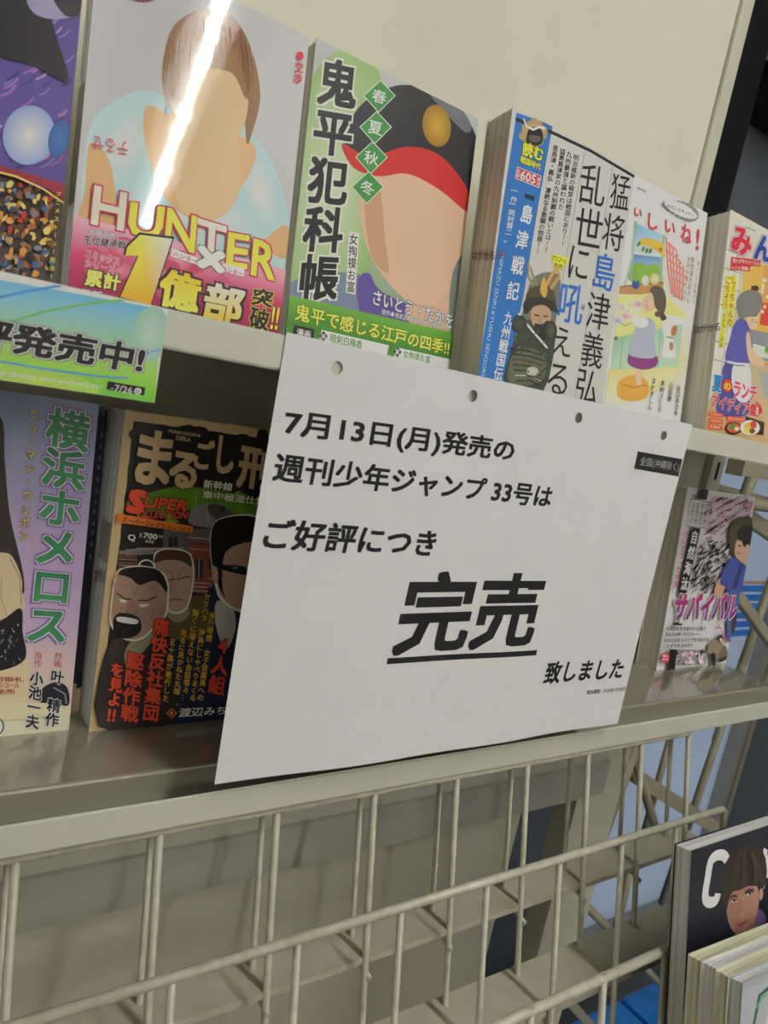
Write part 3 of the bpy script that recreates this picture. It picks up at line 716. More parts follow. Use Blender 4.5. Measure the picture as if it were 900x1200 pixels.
a.poly([(128, 610), (330, 590), (440, 690), (420, 740), (120, 800)], ['#efdf8a', '#f0e08e', '#e6d680', '#ebd878', '#f0e48e'])
a.poly([(340, 690), (442, 706), (436, 742), (330, 740)], '#e8e6dc')
a.poly([(112, 800), (190, 780), (425, 735), (402, 930), (100, 945)], ['#8fb8a0', '#9cc2a8', '#a6c8b0', '#b8d2b4', '#b4d0b0'])
a.line([(150, 800), (140, 940)], 2.5, '#6a9480'); a.line([(322, 765), (312, 935)], 2.5, '#6a9480'); a.blob(121, 800, 9, 9, '#7a7a5a')
a.poly([(90, 945), (402, 930), (392, 975), (270, 1060), (150, 1100), (70, 1090)], ['#e6c878', '#ecd79a', '#efe4c2', '#e8d090', '#ecdcb0', '#ebe0c4'])
for x, y, c in ((150, 660, '#e4b0a8'), (185, 650, '#e8d06a'), (165, 700, '#d8909a'), (205, 680, '#d9e08a'), (222, 645, '#e0848a'), (128, 720, '#9aa6b8')): a.blob(x, y, 26, 20, c, '#ece4d8', n=16)
a.line([(128, 720), (160, 742), (196, 728)], 4, '#b0a494')
a.poly([(205, 945), (240, 945), (236, 1015), (222, 1015)], '#e8bfa0'); a.poly([(212, 940), (232, 940), (212, 1000), (198, 992)], '#e8bfa0')
a.poly([(135, 990), (215, 965), (268, 1000), (262, 1070), (180, 1085), (128, 1060)], '#e0a24a', sm=2); a.line([(140, 1005), (200, 1022), (262, 1012)], 3, '#b87a30')
a.poly([(208, 960), (238, 958), (236, 1008), (214, 1012)], '#e8bfa0', sm=2)
a.poly([(180, 868), (200, 860), (300, 872), (304, 925), (240, 942), (176, 915)], '#86437e', sm=3)
a.poly([(222, 722), (268, 706), (300, 740), (292, 800), (302, 880), (240, 890), (178, 868), (200, 790)], '#aeb2c4', sm=4)
a.poly([(188, 690), (215, 700), (262, 712), (262, 744), (225, 752), (192, 728)], '#ecebe6', sm=4); a.blob(186, 700, 14, 11, '#eac6a8')
a.blob(272, 640, 30, 40, '#edc9ac', '#e6b898', rot=10); a.blob(262, 654, 9, 8, '#e8a898')
a.poly([(276, 580), (300, 562), (338, 580), (348, 640), (334, 690), (300, 660), (290, 610)], '#5d544c', sm=5)
a.poly([(318, 680), (340, 690), (350, 712), (326, 718)], '#4e463e', sm=3); a.blob(310, 690, 14, 13, '#7a4a5c')
a.line([(258, 632), (264, 636)], 2, '#4a3a30')
a.poly([(335, 725), (362, 710), (392, 742), (382, 800), (392, 880), (360, 890), (325, 880), (338, 800), (330, 760)], '#e9e6de', sm=4); a.blob(384, 765, 13, 26, '#a8744a', rot=15); a.blob(372, 835, 9, 20, '#b07a4c'); a.line([(350, 792), (382, 800)], 4, '#5a9a8a')
for ch, TL, TR, BL in (('い', (204, 205), (240, 216), (202, 245)), ('し', (268, 228), (312, 246), (264, 300)), ('い', (345, 258), (392, 280), (340, 314)), ('ね', (420, 272), (468, 294), (412, 360)), ('!', (488, 300), (502, 304), (482, 400))): a.text(ch, TL, TR, BL, '#c8434a', .03)
for k in range(4): a.blob(222 + k*10, 118 + k*5, 3, 4, '#4a4038', n=8)
for k in range(22):
    t = 2*math.pi*k/22; a.blob(412 + 72*math.cos(t), 216 + (30 + 22*math.cos(t)*.6)*math.sin(t) + 26*math.cos(t), 13, 9, '#8a8a84', n=10)
a.blob(412, 216, 66, 26, '#ecebe6', rot=20); a.blob(400, 204, 66, 22, '#ecebe6', rot=20); a.blob(425, 228, 66, 22, '#ecebe6', rot=20)
a.text('わたしのキッチン', (355, 190), (474, 236), (353, 206), '#5a5650', .015); a.line([(392, 240), (398, 256), (405, 245)], 2, '#8a8a84')
for t, p, q, w_, c in (('新作描きおろし', (470, 430), (444, 640), 15, '#8a7a5a'), ('台所のぬくもり', (452, 424), (426, 636), 13, '#8a7a5a'), ('ほっこり特集です', (494, 448), (470, 650), 12, '#9a8e76'), ('さかきしん', (293, 978), (271, 1126), 19, '#3c3a36'), ('木村さくら', (334, 988), (316, 1136), 19, '#3c3a36'), ('山田勝', (373, 998), (360, 1088), 19, '#3c3a36'), ('谷口あさみ', (404, 1012), (390, 1152), 19, '#3c3a36')): a.vtext(t, p, q, w_, c, .01)
a.build('cover_art', MT['satin'], r)

# 6 recipe comic at the right edge
O = (.4195, .062, ZU)
r, U, V = book('comic_book', 'colourful recipe comic with an elderly cook in purple, rightmost on the upper shelf', O, .126, .184, .026, 9, mat('grey_cover_board', '#bdbab0', .6), MT['pages'], group=UP, fan=.002)
a = Art(O, U, V, (790, 230, 4))
a.poly([(0, 0), (.126, 0), (.126, .184), (0, .184)], ['#b99a6a', '#c8a878', '#d6d2c0', '#d8d6c8'], uv=True)
a.poly([(246, 190), (330, 220), (240, 820), (160, 960)], '#dedbcc')
for k in range(7): a.line([(246 - k*13, 250 + k*85), (330 - k*8, 280 + k*85)], 3, '#a9a490')
a.line([(300, 230), (210, 900)], 3, '#a9a490')
a.poly([(330, 300), (480, 340), (460, 700), (300, 650)], '#e0b45a')
a.poly([(420, 320), (480, 340), (480, 520), (412, 500)], '#d9a060'); a.line([(365, 420), (360, 480)], 8, '#5a4632'); a.blob(380, 432, 16, 14, '#4c3c2c')
a.poly([(412, 500), (480, 500), (480, 620), (400, 600)], '#c8483c'); 
for k in range(8): a.blob(R_.uniform(412, 440), R_.uniform(380, 590), 8, 9, '#ecd8c8', n=10)
a.poly([(340, 620), (480, 650), (480, 780), (335, 760)], '#8a8c92'); a.poly([(370, 690), (470, 720), (460, 770), (362, 740)], '#ddddd4')
for k in range(6): a.blob(372 + k*14, 715 + k*5, 6, 16, '#f0efe6', '#c8c8c0', n=12)
a.blob(436, 720, 14, 16, '#5f9a3a'); a.blob(425, 790, 24, 12, '#c8924a')
a.poly([(300, 780), (480, 800), (480, 960), (330, 930)], '#c0b08c'); a.poly([(395, 820), (480, 840), (470, 960), (420, 940)], '#a8aaa8')
a.poly([(240, 775), (345, 785), (352, 960), (330, 1030), (200, 1020), (215, 900)], '#4e4c8e', sm=3)
a.poly([(280, 780), (350, 785), (356, 945), (300, 960), (268, 880)], '#e3e2dc', sm=3)
a.poly([(308, 572), (345, 600), (360, 700), (345, 790), (240, 775), (262, 660), (280, 600)], '#5b5aa2', sm=4)
a.poly([(335, 655), (352, 640), (366, 720), (420, 770), (410, 798), (350, 770)], '#e2bb98', sm=4)
a.poly([(345, 540), (385, 530), (392, 575), (375, 625), (342, 600)], '#e6c0a0', sm=4)
a.poly([(290, 520), (300, 470), (345, 440), (400, 455), (410, 510), (385, 560), (345, 565), (310, 575)], '#7d7c78', sm=5)
a.line([(372, 560), (384, 562)], 2.5, '#4a3a30'); a.line([(376, 592), (388, 590)], 2.5, '#b8605a'); a.blob(365, 582, 9, 8, '#e8a08c')
a.line([(245, 775), (290, 785), (350, 788)], 6, '#efeee8')
for ch, TL, TR, BL, c in (('み', (268, 128), (368, 158), (258, 268), '#cf3448'), ('ん', (376, 168), (470, 196), (366, 298), '#2b4a9c'), ('な', (478, 198), (570, 226), (470, 330), '#cf3448')): a.text(ch, TL, TR, BL, c, .07, '#efeeea', .05, halo2='#7a2a36', hw2=.075)
a.text('かあさんの', (336, 140), (382, 158), (333, 150), '#3a3632', .015)
a.poly([(266, 284), (404, 300), (400, 330), (262, 316)], '#c83a34'); a.text('思わず作りたくなる', (272, 290), (398, 306), (270, 312), '#f4e8d8', .02)
a.poly([(263, 318), (356, 326), (352, 352), (259, 344)], '#c83a34'); a.text('レシピ満載♪', (268, 323), (350, 331), (266, 342), '#f4e8d8', .02)
a.poly([(262, 372), (292, 376), (270, 612), (244, 610)], '#efdf4a'); a.vtext('しーちゃんの', (279, 374), (256, 610), 25, '#b0302c', .025)
a.poly([(243, 372), (267, 376), (246, 534), (222, 530)], '#efdf4a'); a.vtext('ごちそう', (255, 376), (236, 530), 23, '#b0302c', .025)
a.poly([(226, 546), (246, 548), (228, 712), (206, 708)], '#efdf4a'); a.vtext('たかなししずえ', (235, 548), (216, 708), 18, '#4a3a20', .015)
a.text('夏', (182, 832), (228, 840), (172, 918), '#2d7fb8', .06, '#f0efe8', .06)
a.blob(247, 888, 23, 30, '#d8402e'); a.text('の', (232, 870), (264, 876), (229, 906), '#f4e04a', .05)
a.text('ランチ', (278, 862), (388, 890), (272, 940), '#d2405c', .05, '#f2f0ea', .06)
a.text('アイディア集', (176, 922), (390, 972), (166, 992), '#c8343c', .05, '#f2f0ea', .06)
a.blob(378, 1000, 30, 36, '#c8343c', '#d8504c', wob=.15); a.text('集', (358, 980), (398, 988), (354, 1020), '#f4f0e6', .04); a.text('♪', (392, 985), (412, 990), (388, 1020), '#c8343c', .03)
for x, y, t in ((160, 1010, 'オフライス'), (160, 1040, 'ピビンバ'), (158, 1068, '三色丼'), (245, 1030, '冷しゃぶサラダ'), (245, 1056, '素麺')):
    ww = 62 if x < 200 else (90 if 'サ' in t else 40)
    a.poly([(x + 4, y), (x + ww, y + 8), (x + ww + 2, y + 20), (x + ww - 4, y + 28), (x, y + 20), (x - 2, y + 10)], '#d8562e', sm=3)
    a.text(t, (x + 6, y + 5), (x + ww - 6, y + 11), (x + 5, y + 17), '#f6e6c8', .03)
a.poly([(330, 1030), (420, 1060), (415, 1120), (330, 1110)], '#3a2c24'); a.blob(275, 1088, 40, 30, '#1f1b1a'); a.blob(276, 1086, 32, 23, '#c8543c'); a.blob(268, 1080, 15, 12, '#4e8a34'); a.blob(290, 1090, 11, 10, '#e9d9b8')
a.blob(352, 1085, 46, 36, '#e3ddd0'); a.blob(350, 1078, 24, 18, '#d8b04a'); a.blob(368, 1070, 15, 18, '#c84a3c'); a.blob(338, 1098, 16, 12, '#ead24a'); a.blob(362, 1100, 14, 12, '#7a3a2c')
a.build('cover_art', MT['satin'], r)
edge_text(r, 'はがせる', (95, 606), (215, 590), (95, 645), (790, 230, 4), O, '#a2506a')

# ------------------------------------------------------------------ books on the lower shelf
# 7 lilac comic, partly cut by the left edge
O = (-.0477 - .116, .0695, ZL)
r, U, V = book('comic_book', 'lilac comic with a large green vertical title, at the left end of the lower shelf', O, .116, .1665, .013, 8.5, MT['white'], MT['pages'], group=LOW)
a = Art(O, U, V, (0, 450, 2.647))
a.poly([(0, 0), (.116, 0), (.116, .16), (0, .1665)], '#a99ac0', uv=True)
a.grid([(-200, -60), (306, 62), (207, 1140), (-330, 1150)], ['#8792b4', '#939cbc', '#a49fc2', '#b5a3c6', '#c0a8ca', '#c4abc8', '#d6bcba', '#e6d0b4', '#e8d4b6'])
a.poly([(-120, 100), (0, 100), (14, 230), (30, 400), (62, 540), (74, 605), (66, 650), (-20, 560), (-120, 560)], '#2b241e', sm=4)
a.poly([(-120, 520), (0, 522), (38, 536), (66, 600), (68, 650), (64, 705), (-120, 760)], '#dfc09c', sm=4)
a.line([(30, 540), (62, 600), (66, 690)], 2, '#6a4a38'); a.line([(5, 600), (2, 660), (22, 720)], 2, '#a88462')
a.poly([(-120, 870), (76, 845), (92, 900), (118, 958), (128, 990), (-120, 1010)], '#e2c4a0', sm=4)
a.poly([(-120, 760), (-2, 735), (64, 695), (70, 770), (78, 852), (0, 890), (-120, 900)], '#17161a', sm=4)
for k in range(60): 
    x, y = R_.uniform(-60, 68), R_.uniform(740, 860)
    if y > 735 - .55 * x and x < 66: a.line([(x, y), (x + R_.uniform(-8, 8), y + R_.uniform(4, 14))], R_.uniform(1, 3), R_.choice(['#8d93a8', '#c9cdd8', '#4b4e5c']))
a.poly([(118, 958), (150, 930), (185, 925), (210, 945), (212, 995), (170, 990), (128, 990)], '#1f1d24', sm=4); a.line([(165, 940), (200, 960), (206, 990)], 4, '#8f93a4')
a.poly([(-60, 992), (128, 988), (180, 1000), (150, 1030), (-60, 1040)], '#e6cda8', sm=3)
a.vtext('横浜ホメロス', (218, 80), (140, 806), 132, '#2d7a50', .05, '#d9d4e6', .04, cb='#3f8f5c', halo2='#8464a8', hw2=.10, fit=1.02)
a.vtext('ヒューマン・ウェポン', (107, 70), (71, 492), 33, '#e0cc6a', .03, '#5a3a6c', .08)
for t, p, q, w_ in (('作画', (183, 830), (178, 878), 24), ('原作', (120, 830), (116, 878), 24)): a.vtext(t, p, q, w_, '#b04a3a', .03, '#e9dcd8', .07)
a.vtext('叶 精作', (180, 886), (158, 1062), 42, '#17151c', .045, '#ece8e6', .07); a.vtext('小池一夫', (115, 890), (98, 1068), 42, '#17151c', .045, '#ece8e6', .07)
for k, t in enumerate(('祝御礼', 'アンコール', '発売')): a.text(t, (-20, 905 + k*20), (74 - k*14, 908 + k*18), (-20, 921 + k*20), '#a8322e', .04, '#ecd9b8', .07)
a.blob(-18, 1060, 30, 30, '#1c1a1c'); a.blob(-18, 1060, 26, 26, '#e9e2d0'); a.blob(-18, 1060, 15, 15, '#1c1a1c')
a.build('cover_art', MT['satin'], r)

# 8 dark comic just behind it
O = (-.0388 - .116, .0875, ZL)
r, U, V = book('comic_book', 'dark comic standing right behind the lilac comic, only its right edge showing', O, .116, .1637, .006, 8, mat('black_cover_board', '#221f26', .4), MT['pages'], group=LOW)
a = Art(O, U, V, (0, 450, 2.647))
a.poly([(.0, .0), (.116, .0), (.116, .1637), (.0, .1637)], ['#cdb896', '#cdb896', '#26232c', '#26232c'], uv=True)
a.poly([(.0, .016), (.116, .016), (.116, .1637), (.0, .1637)], ['#2a2630', '#241f2a', '#2c2f44', '#2c2f44'], uv=True)
a.poly([(240, 900), (262, 890), (266, 940), (236, 945)], '#14131a'); a.poly([(238, 1010), (246, 940), (262, 940), (250, 1030)], '#c9b28c')
for k in range(14): y = 90 + k*34 + R_.uniform(-5, 5); a.blob(322 - k*3.2, y, 4, 8, '#6a6484', n=8)
a.build('cover_art', MT['satin'], r)

# 9 beige bordered comic with three suited men
O = (-.039, .0655, ZL)
r, U, V = book('comic_book', 'tan bordered dark comic with scowling men in suits, half covered by the white notice', O, .116, .1655, .034, 4.5, mat('tan_cover_board', '#c8b488', .5), MT['pages_w'], group=LOW)
C6 = (100, 480, 4.286); C7 = (90, 640, 4.286)
a = Art(O, U, V, C6)
a.poly([(0, 0), (.116, 0), (.116, .1655), (0, .1655)], '#c6ae7e', uv=True)
TLc, BLc = a.uv((252, 58)), None
a.crop = C7; BLc = a.uv((100, 896)); x1, y1, x0, y0 = .112, TLc[1], (TLc[0] + BLc[0]) / 2, BLc[1]
jag = []
for k in range(41): jag.append((x0 + R_.uniform(-.0003, .0003), y0 + (y1-y0)*k/40))
for k in range(31): jag.append((x0 + (x1-x0)*k/30, y1 + R_.uniform(-.0003, .0003)))
for k in range(41): jag.append((x1 + R_.uniform(-.0003, .0003), y1 - (y1-y0)*k/40))
for k in range(31): jag.append((x1 - (x1-x0)*k/30, y0 + R_.uniform(-.0003, .0003)))
a.poly(jag, '#1e1a17', uv=True)
a.crop = C6
for k in range(60): a.blob(R_.uniform(260, 980), R_.uniform(95, 430), R_.uniform(20, 60), R_.uniform(15, 40), R_.choice(['#3a2320', '#2b1c1a', '#23281c', '#402a24', '#1f1f1a']), '#221a18', n=14)
a.poly([(225, 440), (330, 415), (520, 385), (900, 470), (900, 640), (700, 560), (500, 500), (215, 520)], '#59871f', sm=3)
for k in range(40): a.blob(R_.uniform(250, 860), R_.uniform(420, 560), R_.uniform(15, 45), R_.uniform(8, 22), R_.choice(['#6f9f2a', '#4a7420', '#86b034', '#3a5a20']), '#55801f', n=12)
a.poly([(520, 520), (560, 478), (650, 470), (720, 500), (765, 560), (690, 590), (600, 590), (520, 570)], '#7b7872', sm=4)
a.poly([(600, 490), (650, 472), (720, 502), (762, 560), (690, 565), (640, 540)], '#4a4744', sm=4); a.blob(685, 498, 16, 16, '#3a3836')
a.line([(552, 400), (552, 500)], 5, '#8a8780'); a.line([(608, 480), (612, 570)], 5, '#a6a29a')
a.poly([(390, 600), (640, 595), (660, 900), (380, 820)], '#5a5450'); a.poly([(515, 650), (640, 665), (645, 900), (520, 880)], '#7a4334')
for k in range(9): a.line([(515, 640 + k*28), (580, 646 + k*28), (642, 652 + k*28)], 4, R_.choice(['#9a938a', '#b3aca2', '#3e322c']))
for x, y in ((415, 640), (440, 636), (550, 745), (580, 748), (610, 750)): a.poly([(x, y), (x + 20, y + 2), (x + 20, y + 50), (x, y + 48)], '#25262a')
a.poly([(200, 700), (400, 690), (420, 720), (200, 730)], '#8a8478')
a.crop = C7
a.poly([(205, 20), (400, 20), (390, 40), (205, 40)], '#76706a'); 
for k in range(24): a.blob(300 + k*10, 8, 3, 3, '#cfc9bd', n=6)
for y in (50, 80, 110): a.line([(205, y), (300, y + 4)], 14, '#74392c'); a.line([(205, y + 13), (300, y + 17)], 4, '#a29a90')
a.poly([(575, 20), (660, 30), (650, 240), (570, 230)], '#7a4334'); a.poly([(592, 60), (632, 64), (628, 160), (590, 158)], '#2a2c30'); a.line([(610, 60), (608, 160)], 4, '#b0aaa0')
for y in (180, 200, 220): a.line([(570, y), (655, y + 4)], 5, '#a9a298')
a.blob(345, 105, 44, 42, '#e3e0d6', n=24); a.blob(345, 105, 36, 35, '#1f1b19', n=24)
# right man with dark glasses
a.poly([(660, 230), (690, 180), (700, 260), (780, 330), (1000, 420), (1000, 900), (440, 900), (470, 520), (560, 400), (650, 330)], '#1d2540', sm=3)
a.poly([(700, 270), (780, 310), (790, 420), (740, 520), (690, 380)], '#b9b6ae', sm=3)
a.poly([(668, 60), (670, -90), (740, -150), (900, -150), (960, 0), (960, 300), (820, 330), (720, 270), (690, 200)], '#ded9cf', sm=4)
a.poly([(676, 60), (676, -85), (745, -140), (895, -140), (950, 0), (950, 280), (820, 315), (730, 260), (700, 190)], '#b7937d', sm=4)
a.poly([(674, 90), (672, -88), (742, -146), (900, -146), (950, -40), (840, -20), (740, 30), (725, 190), (740, 260), (705, 190), (702, 110)], '#14110f', sm=3)
a.poly([(672, 110), (690, 98), (704, 125), (702, 180), (682, 176)], '#b18a74', sm=4)
a.poly([(705, 90), (760, 92), (840, 100), (850, 140), (800, 135), (715, 112)], '#141c30', sm=2); a.line([(780, 108), (800, 104)], 5, '#9ab0c8'); a.line([(735, 10), (770, 70)], 2, '#4a3028'); a.line([(720, 120), (735, 160)], 2.5, '#4a3028')
# middle man
a.poly([(430, 300), (560, 250), (640, 260), (660, 420), (520, 470), (430, 420)], '#57502f', sm=3); a.poly([(440, 320), (550, 300), (556, 350), (500, 380), (450, 350)], '#8c8566', sm=3)
a.poly([(380, 60), (400, 20), (470, 8), (560, 30), (585, 110), (580, 200), (548, 312), (480, 336), (436, 290), (395, 150)], '#d8d2c6', sm=4)
a.poly([(386, 62), (404, 28), (470, 16), (555, 36), (578, 112), (572, 200), (542, 304), (480, 326), (442, 280), (400, 150)], '#ab8d7b', sm=4)
a.poly([(384, 80), (404, 26), (470, 14), (556, 34), (572, 100), (520, 72), (440, 66)], '#46301f', sm=3)
a.line([(402, 158), (452, 168), (490, 160)], 6, '#38241c'); a.line([(500, 165), (545, 150), (566, 150)], 6, '#38241c'); a.line([(470, 170), (466, 222), (490, 228)], 3, '#5e4238'); a.line([(460, 270), (490, 260), (526, 268)], 5, '#4e322a'); a.line([(440, 110), (470, 130), (480, 160)], 2.5, '#6a4c40'); a.line([(540, 110), (510, 130), (500, 160)], 2.5, '#6a4c40')
# bearded man
a.poly([(105, 900), (130, 560), (190, 470), (280, 450), (400, 380), (450, 470), (480, 900)], '#2b2320', sm=3); a.poly([(270, 470), (385, 395), (405, 430), (300, 560), (250, 610), (235, 540)], '#8f8a68', sm=3); a.poly([(165, 480), (230, 470), (225, 620), (170, 600)], '#3a2e2a', sm=3)
a.poly([(188, 150), (225, 106), (320, 94), (410, 116), (455, 180), (450, 330), (400, 390), (330, 460), (250, 470), (180, 420), (160, 340)], '#d8d2c6', sm=4)
a.poly([(194, 152), (228, 112), (320, 102), (405, 122), (446, 184), (442, 325), (394, 382), (326, 450), (250, 462), (188, 410), (168, 340)], '#a58672', sm=4)
a.poly([(206, 138), (228, 110), (320, 100), (410, 120), (448, 190), (445, 230), (415, 190), (380, 170), (310, 192), (270, 160), (235, 146)], '#15110f', sm=3)
a.poly([(410, 300), (436, 285), (440, 330), (420, 350)], '#9b7a66', sm=3)
a.line([(195, 232), (240, 262), (270, 262)], 7, '#2a1a14'); a.line([(300, 268), (350, 270), (395, 250)], 7, '#2a1a14')
a.poly([(212, 262), (245, 268), (240, 280), (218, 276)], '#e6e2d8', sm=2); a.poly([(310, 288), (358, 286), (346, 300), (318, 302)], '#e6e2d8', sm=2)
a.poly([(262, 270), (290, 280), (306, 330), (270, 338), (238, 318)], '#977660', sm=3); a.line([(238, 320), (268, 340), (302, 330)], 3, '#4a3228')
a.poly([(186, 350), (220, 330), (300, 350), (320, 400), (300, 440), (240, 460), (185, 440), (178, 390)], '#17110f', sm=4)
a.poly([(198, 352), (240, 352), (302, 366), (296, 386), (250, 384), (200, 372)], '#e8e4da', sm=3)
for p in (((270, 200), (285, 240)), ((300, 200), (290, 240)), ((215, 190), (250, 205)), ((350, 215), (385, 200)), ((390, 300), (360, 370)), ((230, 300), (205, 335))): a.line(list(p), 2.5, '#5c4236')
# lettering
a.crop = C6
for ch, TL, TR, BL in (('ま', (268, 78), (454, 116), (228, 372)), ('る', (425, 188), (574, 222), (400, 384)), ('ご', (556, 136), (652, 152), (530, 296)), ('し', (664, 118), (756, 142), (642, 318)), ('刑', (770, 160), (950, 196), (742, 392)), ('事', (970, 190), (1130, 220), (940, 420))):
    a.text(ch, TL, TR, BL, '#c0a478', .06, '#171210', .03)
a.text('MARUGOSHI', (416, 97), (572, 122), (412, 114), '#c9b184', .02); a.text('DEKA', (452, 128), (526, 140), (448, 150), '#c9b184', .02)
a.text('新幹線', (590, 346), (736, 366), (584, 392), '#e6ddb8', .04, '#171210', .05); a.text('車中極道仕置', (584, 402), (900, 440), (578, 444), '#e6ddb8', .04, '#171210', .05)
a.text('S', (214, 384), (318, 400), (186, 520), '#e0492e', .10, '#2a0f0a', .05)
a.text('UPER', (300, 430), (520, 452), (282, 492), '#dd4a30', .06, '#2a0f0a', .05); a.text('OLLECTION', (262, 502), (514, 508), (248, 542), '#d9482f', .04, '#2a0f0a', .05)
a.poly([(156, 518), (536, 584), (529, 616), (150, 562)], '#d9762c'); a.text('スーパーコレクション', (182, 534), (456, 578), (176, 562), '#171210', .035); a.text('Vol.20', (464, 580), (526, 592), (460, 602), '#171210', .02)
a.text('Q', (210, 620), (250, 626), (204, 656), '#ded6c4', .04); a.text('本体', (266, 612), (280, 614), (263, 640), '#cfc6b0', .02); a.text('700', (286, 612), (360, 622), (282, 642), '#e6deca', .06); a.text('円+税', (364, 624), (384, 627), (362, 642), '#cfc6b0', .02); a.text('636', (296, 648), (340, 653), (294, 664), '#cfc6b0', .04)
a.crop = C7
Y_ = '#e0ad3c'
for t, p, q in (('歩行喫煙、女子従業員への', (676, 326), (612, 772)), ('セクハラ、声高にしゃべりまくる', (650, 230), (574, 772)), ('聞くに堪えない会話等々…', (592, 312), (534, 776)), ('見るに見かねた丸越、', (532, 412), (490, 776)), ('五十路が敢行した', (476, 456), (438, 778))): a.vtext(t, p, q, 33, Y_, .03, '#17110f', .06)
for t, p, q, w_ in (('痛快反社集団', (424, 356), (362, 872), 84), ('駆除作戦', (292, 528), (256, 876), 90), ('を見よ', (202, 580), (180, 800), 70), ('4人組', (734, 446), (690, 740), 84)): a.vtext(t, p, q, w_, '#dc4a30', .055, '#17110f', .06)
a.text('!!', (150, 806), (196, 810), (142, 874), '#dc4a30', .06, '#17110f', .05)
a.poly([(470, 806), (498, 832), (470, 858), (442, 832)], '#c8762e'); a.poly([(470, 814), (490, 832), (470, 850), (450, 832)], '#3a2418'); a.blob(470, 832, 8, 8, '#d98a3a')
a.text('渡辺みちお', (510, 806), (810, 790), (502, 854), '#dcd8d0', .035, '#17110f', .05)
a.build('cover_art', MT['satin'], r)
e = Art(O, U, V); m_ = r.matrix_world
bm = bmesh.new(); box(bm, -.0002, .0003, .002, .018, .088, .108); obj('sealing_tape', bm, mat('tape_film_pale', '#a9a49e', .15), r)
edge_text(r, 'はがせる', (95, 106), (146, 116), (90, 176), C7, O, '#a86a6a')
a = Art(O, U, V, C7); a.z = .002; a.line([(205, 128), (175, 165), (160, 188), (200, 186), (232, 190)], 4, '#b06a60'); a.build('sealing_tape_print', MT['ink'], r)

# 10 survival comic at the right of the lower shelf
O = (.4567, .0722, ZL)
r, U, V = book('comic_book', 'white and pink comic standing alone at the right end of the lower shelf', O, .1145, .167, .022, 5.5, MT['white'], MT['pages'], group=LOW)
a = Art(O, U, V, (750, 560, 5.217))
a.poly([(0, 0), (.1145, 0), (.1145, .167), (0, .167)], '#e0dcdc', uv=True)
a.poly([(436, 108), (690, 140), (650, 340), (560, 690), (300, 690), (360, 300)], ['#d9b8cc', '#cfaec2', '#dcd2d6', '#cfcbcb', '#c6c2c2', '#dcd2d6'])
for k in range(110):
    x, y = R_.uniform(430, 690), R_.uniform(110, 330)
    l = R_.uniform(15, 60); a.line([(x, y), (x - l, y + l*.6)], R_.uniform(2, 6), R_.choice(['#6a4a60', '#3a2c38', '#b06a92', '#e2d4da', '#d9c6d0', '#8a5a78']))
for k in range(260):
    t = R_.random(); y = 380 + 315 * t; x = R_.uniform(360 - 60*t, 560 - 60*t)
    l = R_.uniform(8, 50); an = R_.uniform(.3, 1.2); a.line([(x, y), (x - l*math.cos(an), y + l*math.sin(an))], R_.uniform(1.5, 7), R_.choice(['#0c0c0c', '#141414', '#0c0c0c', '#0c0c0c', '#e2dede', '#e2dede', '#2a2828']))
for t, x, y, s_ in (('ヴ', 650, 165, 46), ('ゴ', 510, 245, 44), ('ォ', 472, 292, 30), ('ォ', 442, 328, 26), ('ォ', 412, 362, 24), ('ォ', 372, 410, 18)): a.text(t, (x - s_*.5, y - s_*.55), (x + s_*.5, y - s_*.4), (x - s_*.6, y + s_*.5), '#c23a72', .03, '#e9dfe2', .06)
a.poly([(530, 420), (526, 330), (560, 256), (620, 238), (666, 250), (664, 420), (610, 480), (545, 470)], '#4a4632', sm=4)
a.poly([(560, 450), (572, 380), (610, 350), (650, 340), (656, 500), (620, 540), (580, 500)], '#d2a888', sm=4)
a.poly([(584, 380), (575, 330), (610, 290), (664, 300), (660, 420), (640, 400), (618, 420), (600, 380)], '#1d1a1c', sm=4)
a.line([(580, 410), (600, 412)], 4, '#1d1a1c'); a.line([(572, 455), (592, 462)], 3, '#7a4a3c')
a.poly([(436, 700), (450, 640), (478, 600), (510, 640), (470, 720)], '#cf9f7c', sm=3)
a.poly([(470, 640), (490, 560), (540, 482), (600, 510), (640, 560), (606, 690), (530, 720), (500, 660)], '#3f4f9c', sm=4)
a.poly([(590, 530), (612, 540), (560, 700), (540, 690)], '#2a3468', sm=2); a.line([(520, 530), (500, 620), (520, 690)], 4, '#2c3a7c')
a.poly([(520, 700), (590, 690), (560, 900), (520, 1000), (515, 850)], '#4a5a9c', sm=3); a.poly([(548, 800), (576, 790), (566, 930), (540, 935)], '#3a3a38', sm=3)
a.poly([(346, 66), (400, 70), (388, 132), (336, 126)], '#131212'); a.text('SPECIAL', (300, 98), (372, 108), (298, 116), '#2a2628', .03)
a.line([(290, 122), (436, 152), (408, 306), (262, 290), (290, 122)], 2.5, '#4a4648')
for k in range(5): a.vtext(('少年サトルは', '巨大地震に遭い', '独り生きる', '家族を捜して旅に', '立つのだった')[k], (418 - k*27, 160 - k*4), (398 - k*27, 296 - k*5), 20, '#3a3638', .01)
a.poly([(300, 298), (350, 306), (264, 708), (216, 704)], '#131212')
a.vtext('自然淘汰', (322, 312), (244, 690), 42, '#e9e7e6', .045)
a.vtext('さいとう・たかを', (264, 318), (196, 664), 30, '#bb3a70', .04)
a.text('サバイバル', (208, 690), (596, 700), (170, 876), '#b02a70', .075, '#ece8ea', .06, cb='#7a2f86')
a.line([(246, 790), (214, 880), (184, 888), (238, 890)], 8, '#2a1f28')
for k, (t, xr) in enumerate((('大災厄を生き延びた人類が', 384), ('贈るのは神? それとも――', 350), ('あなたは自らの力で生き延びる', 400), ('ことができるのか!?', 304))):
    a.text(t, (138 - k*5, 902 + k*36), (xr, 904 + k*33), (135 - k*5, 928 + k*36), '#3a2438', .03)
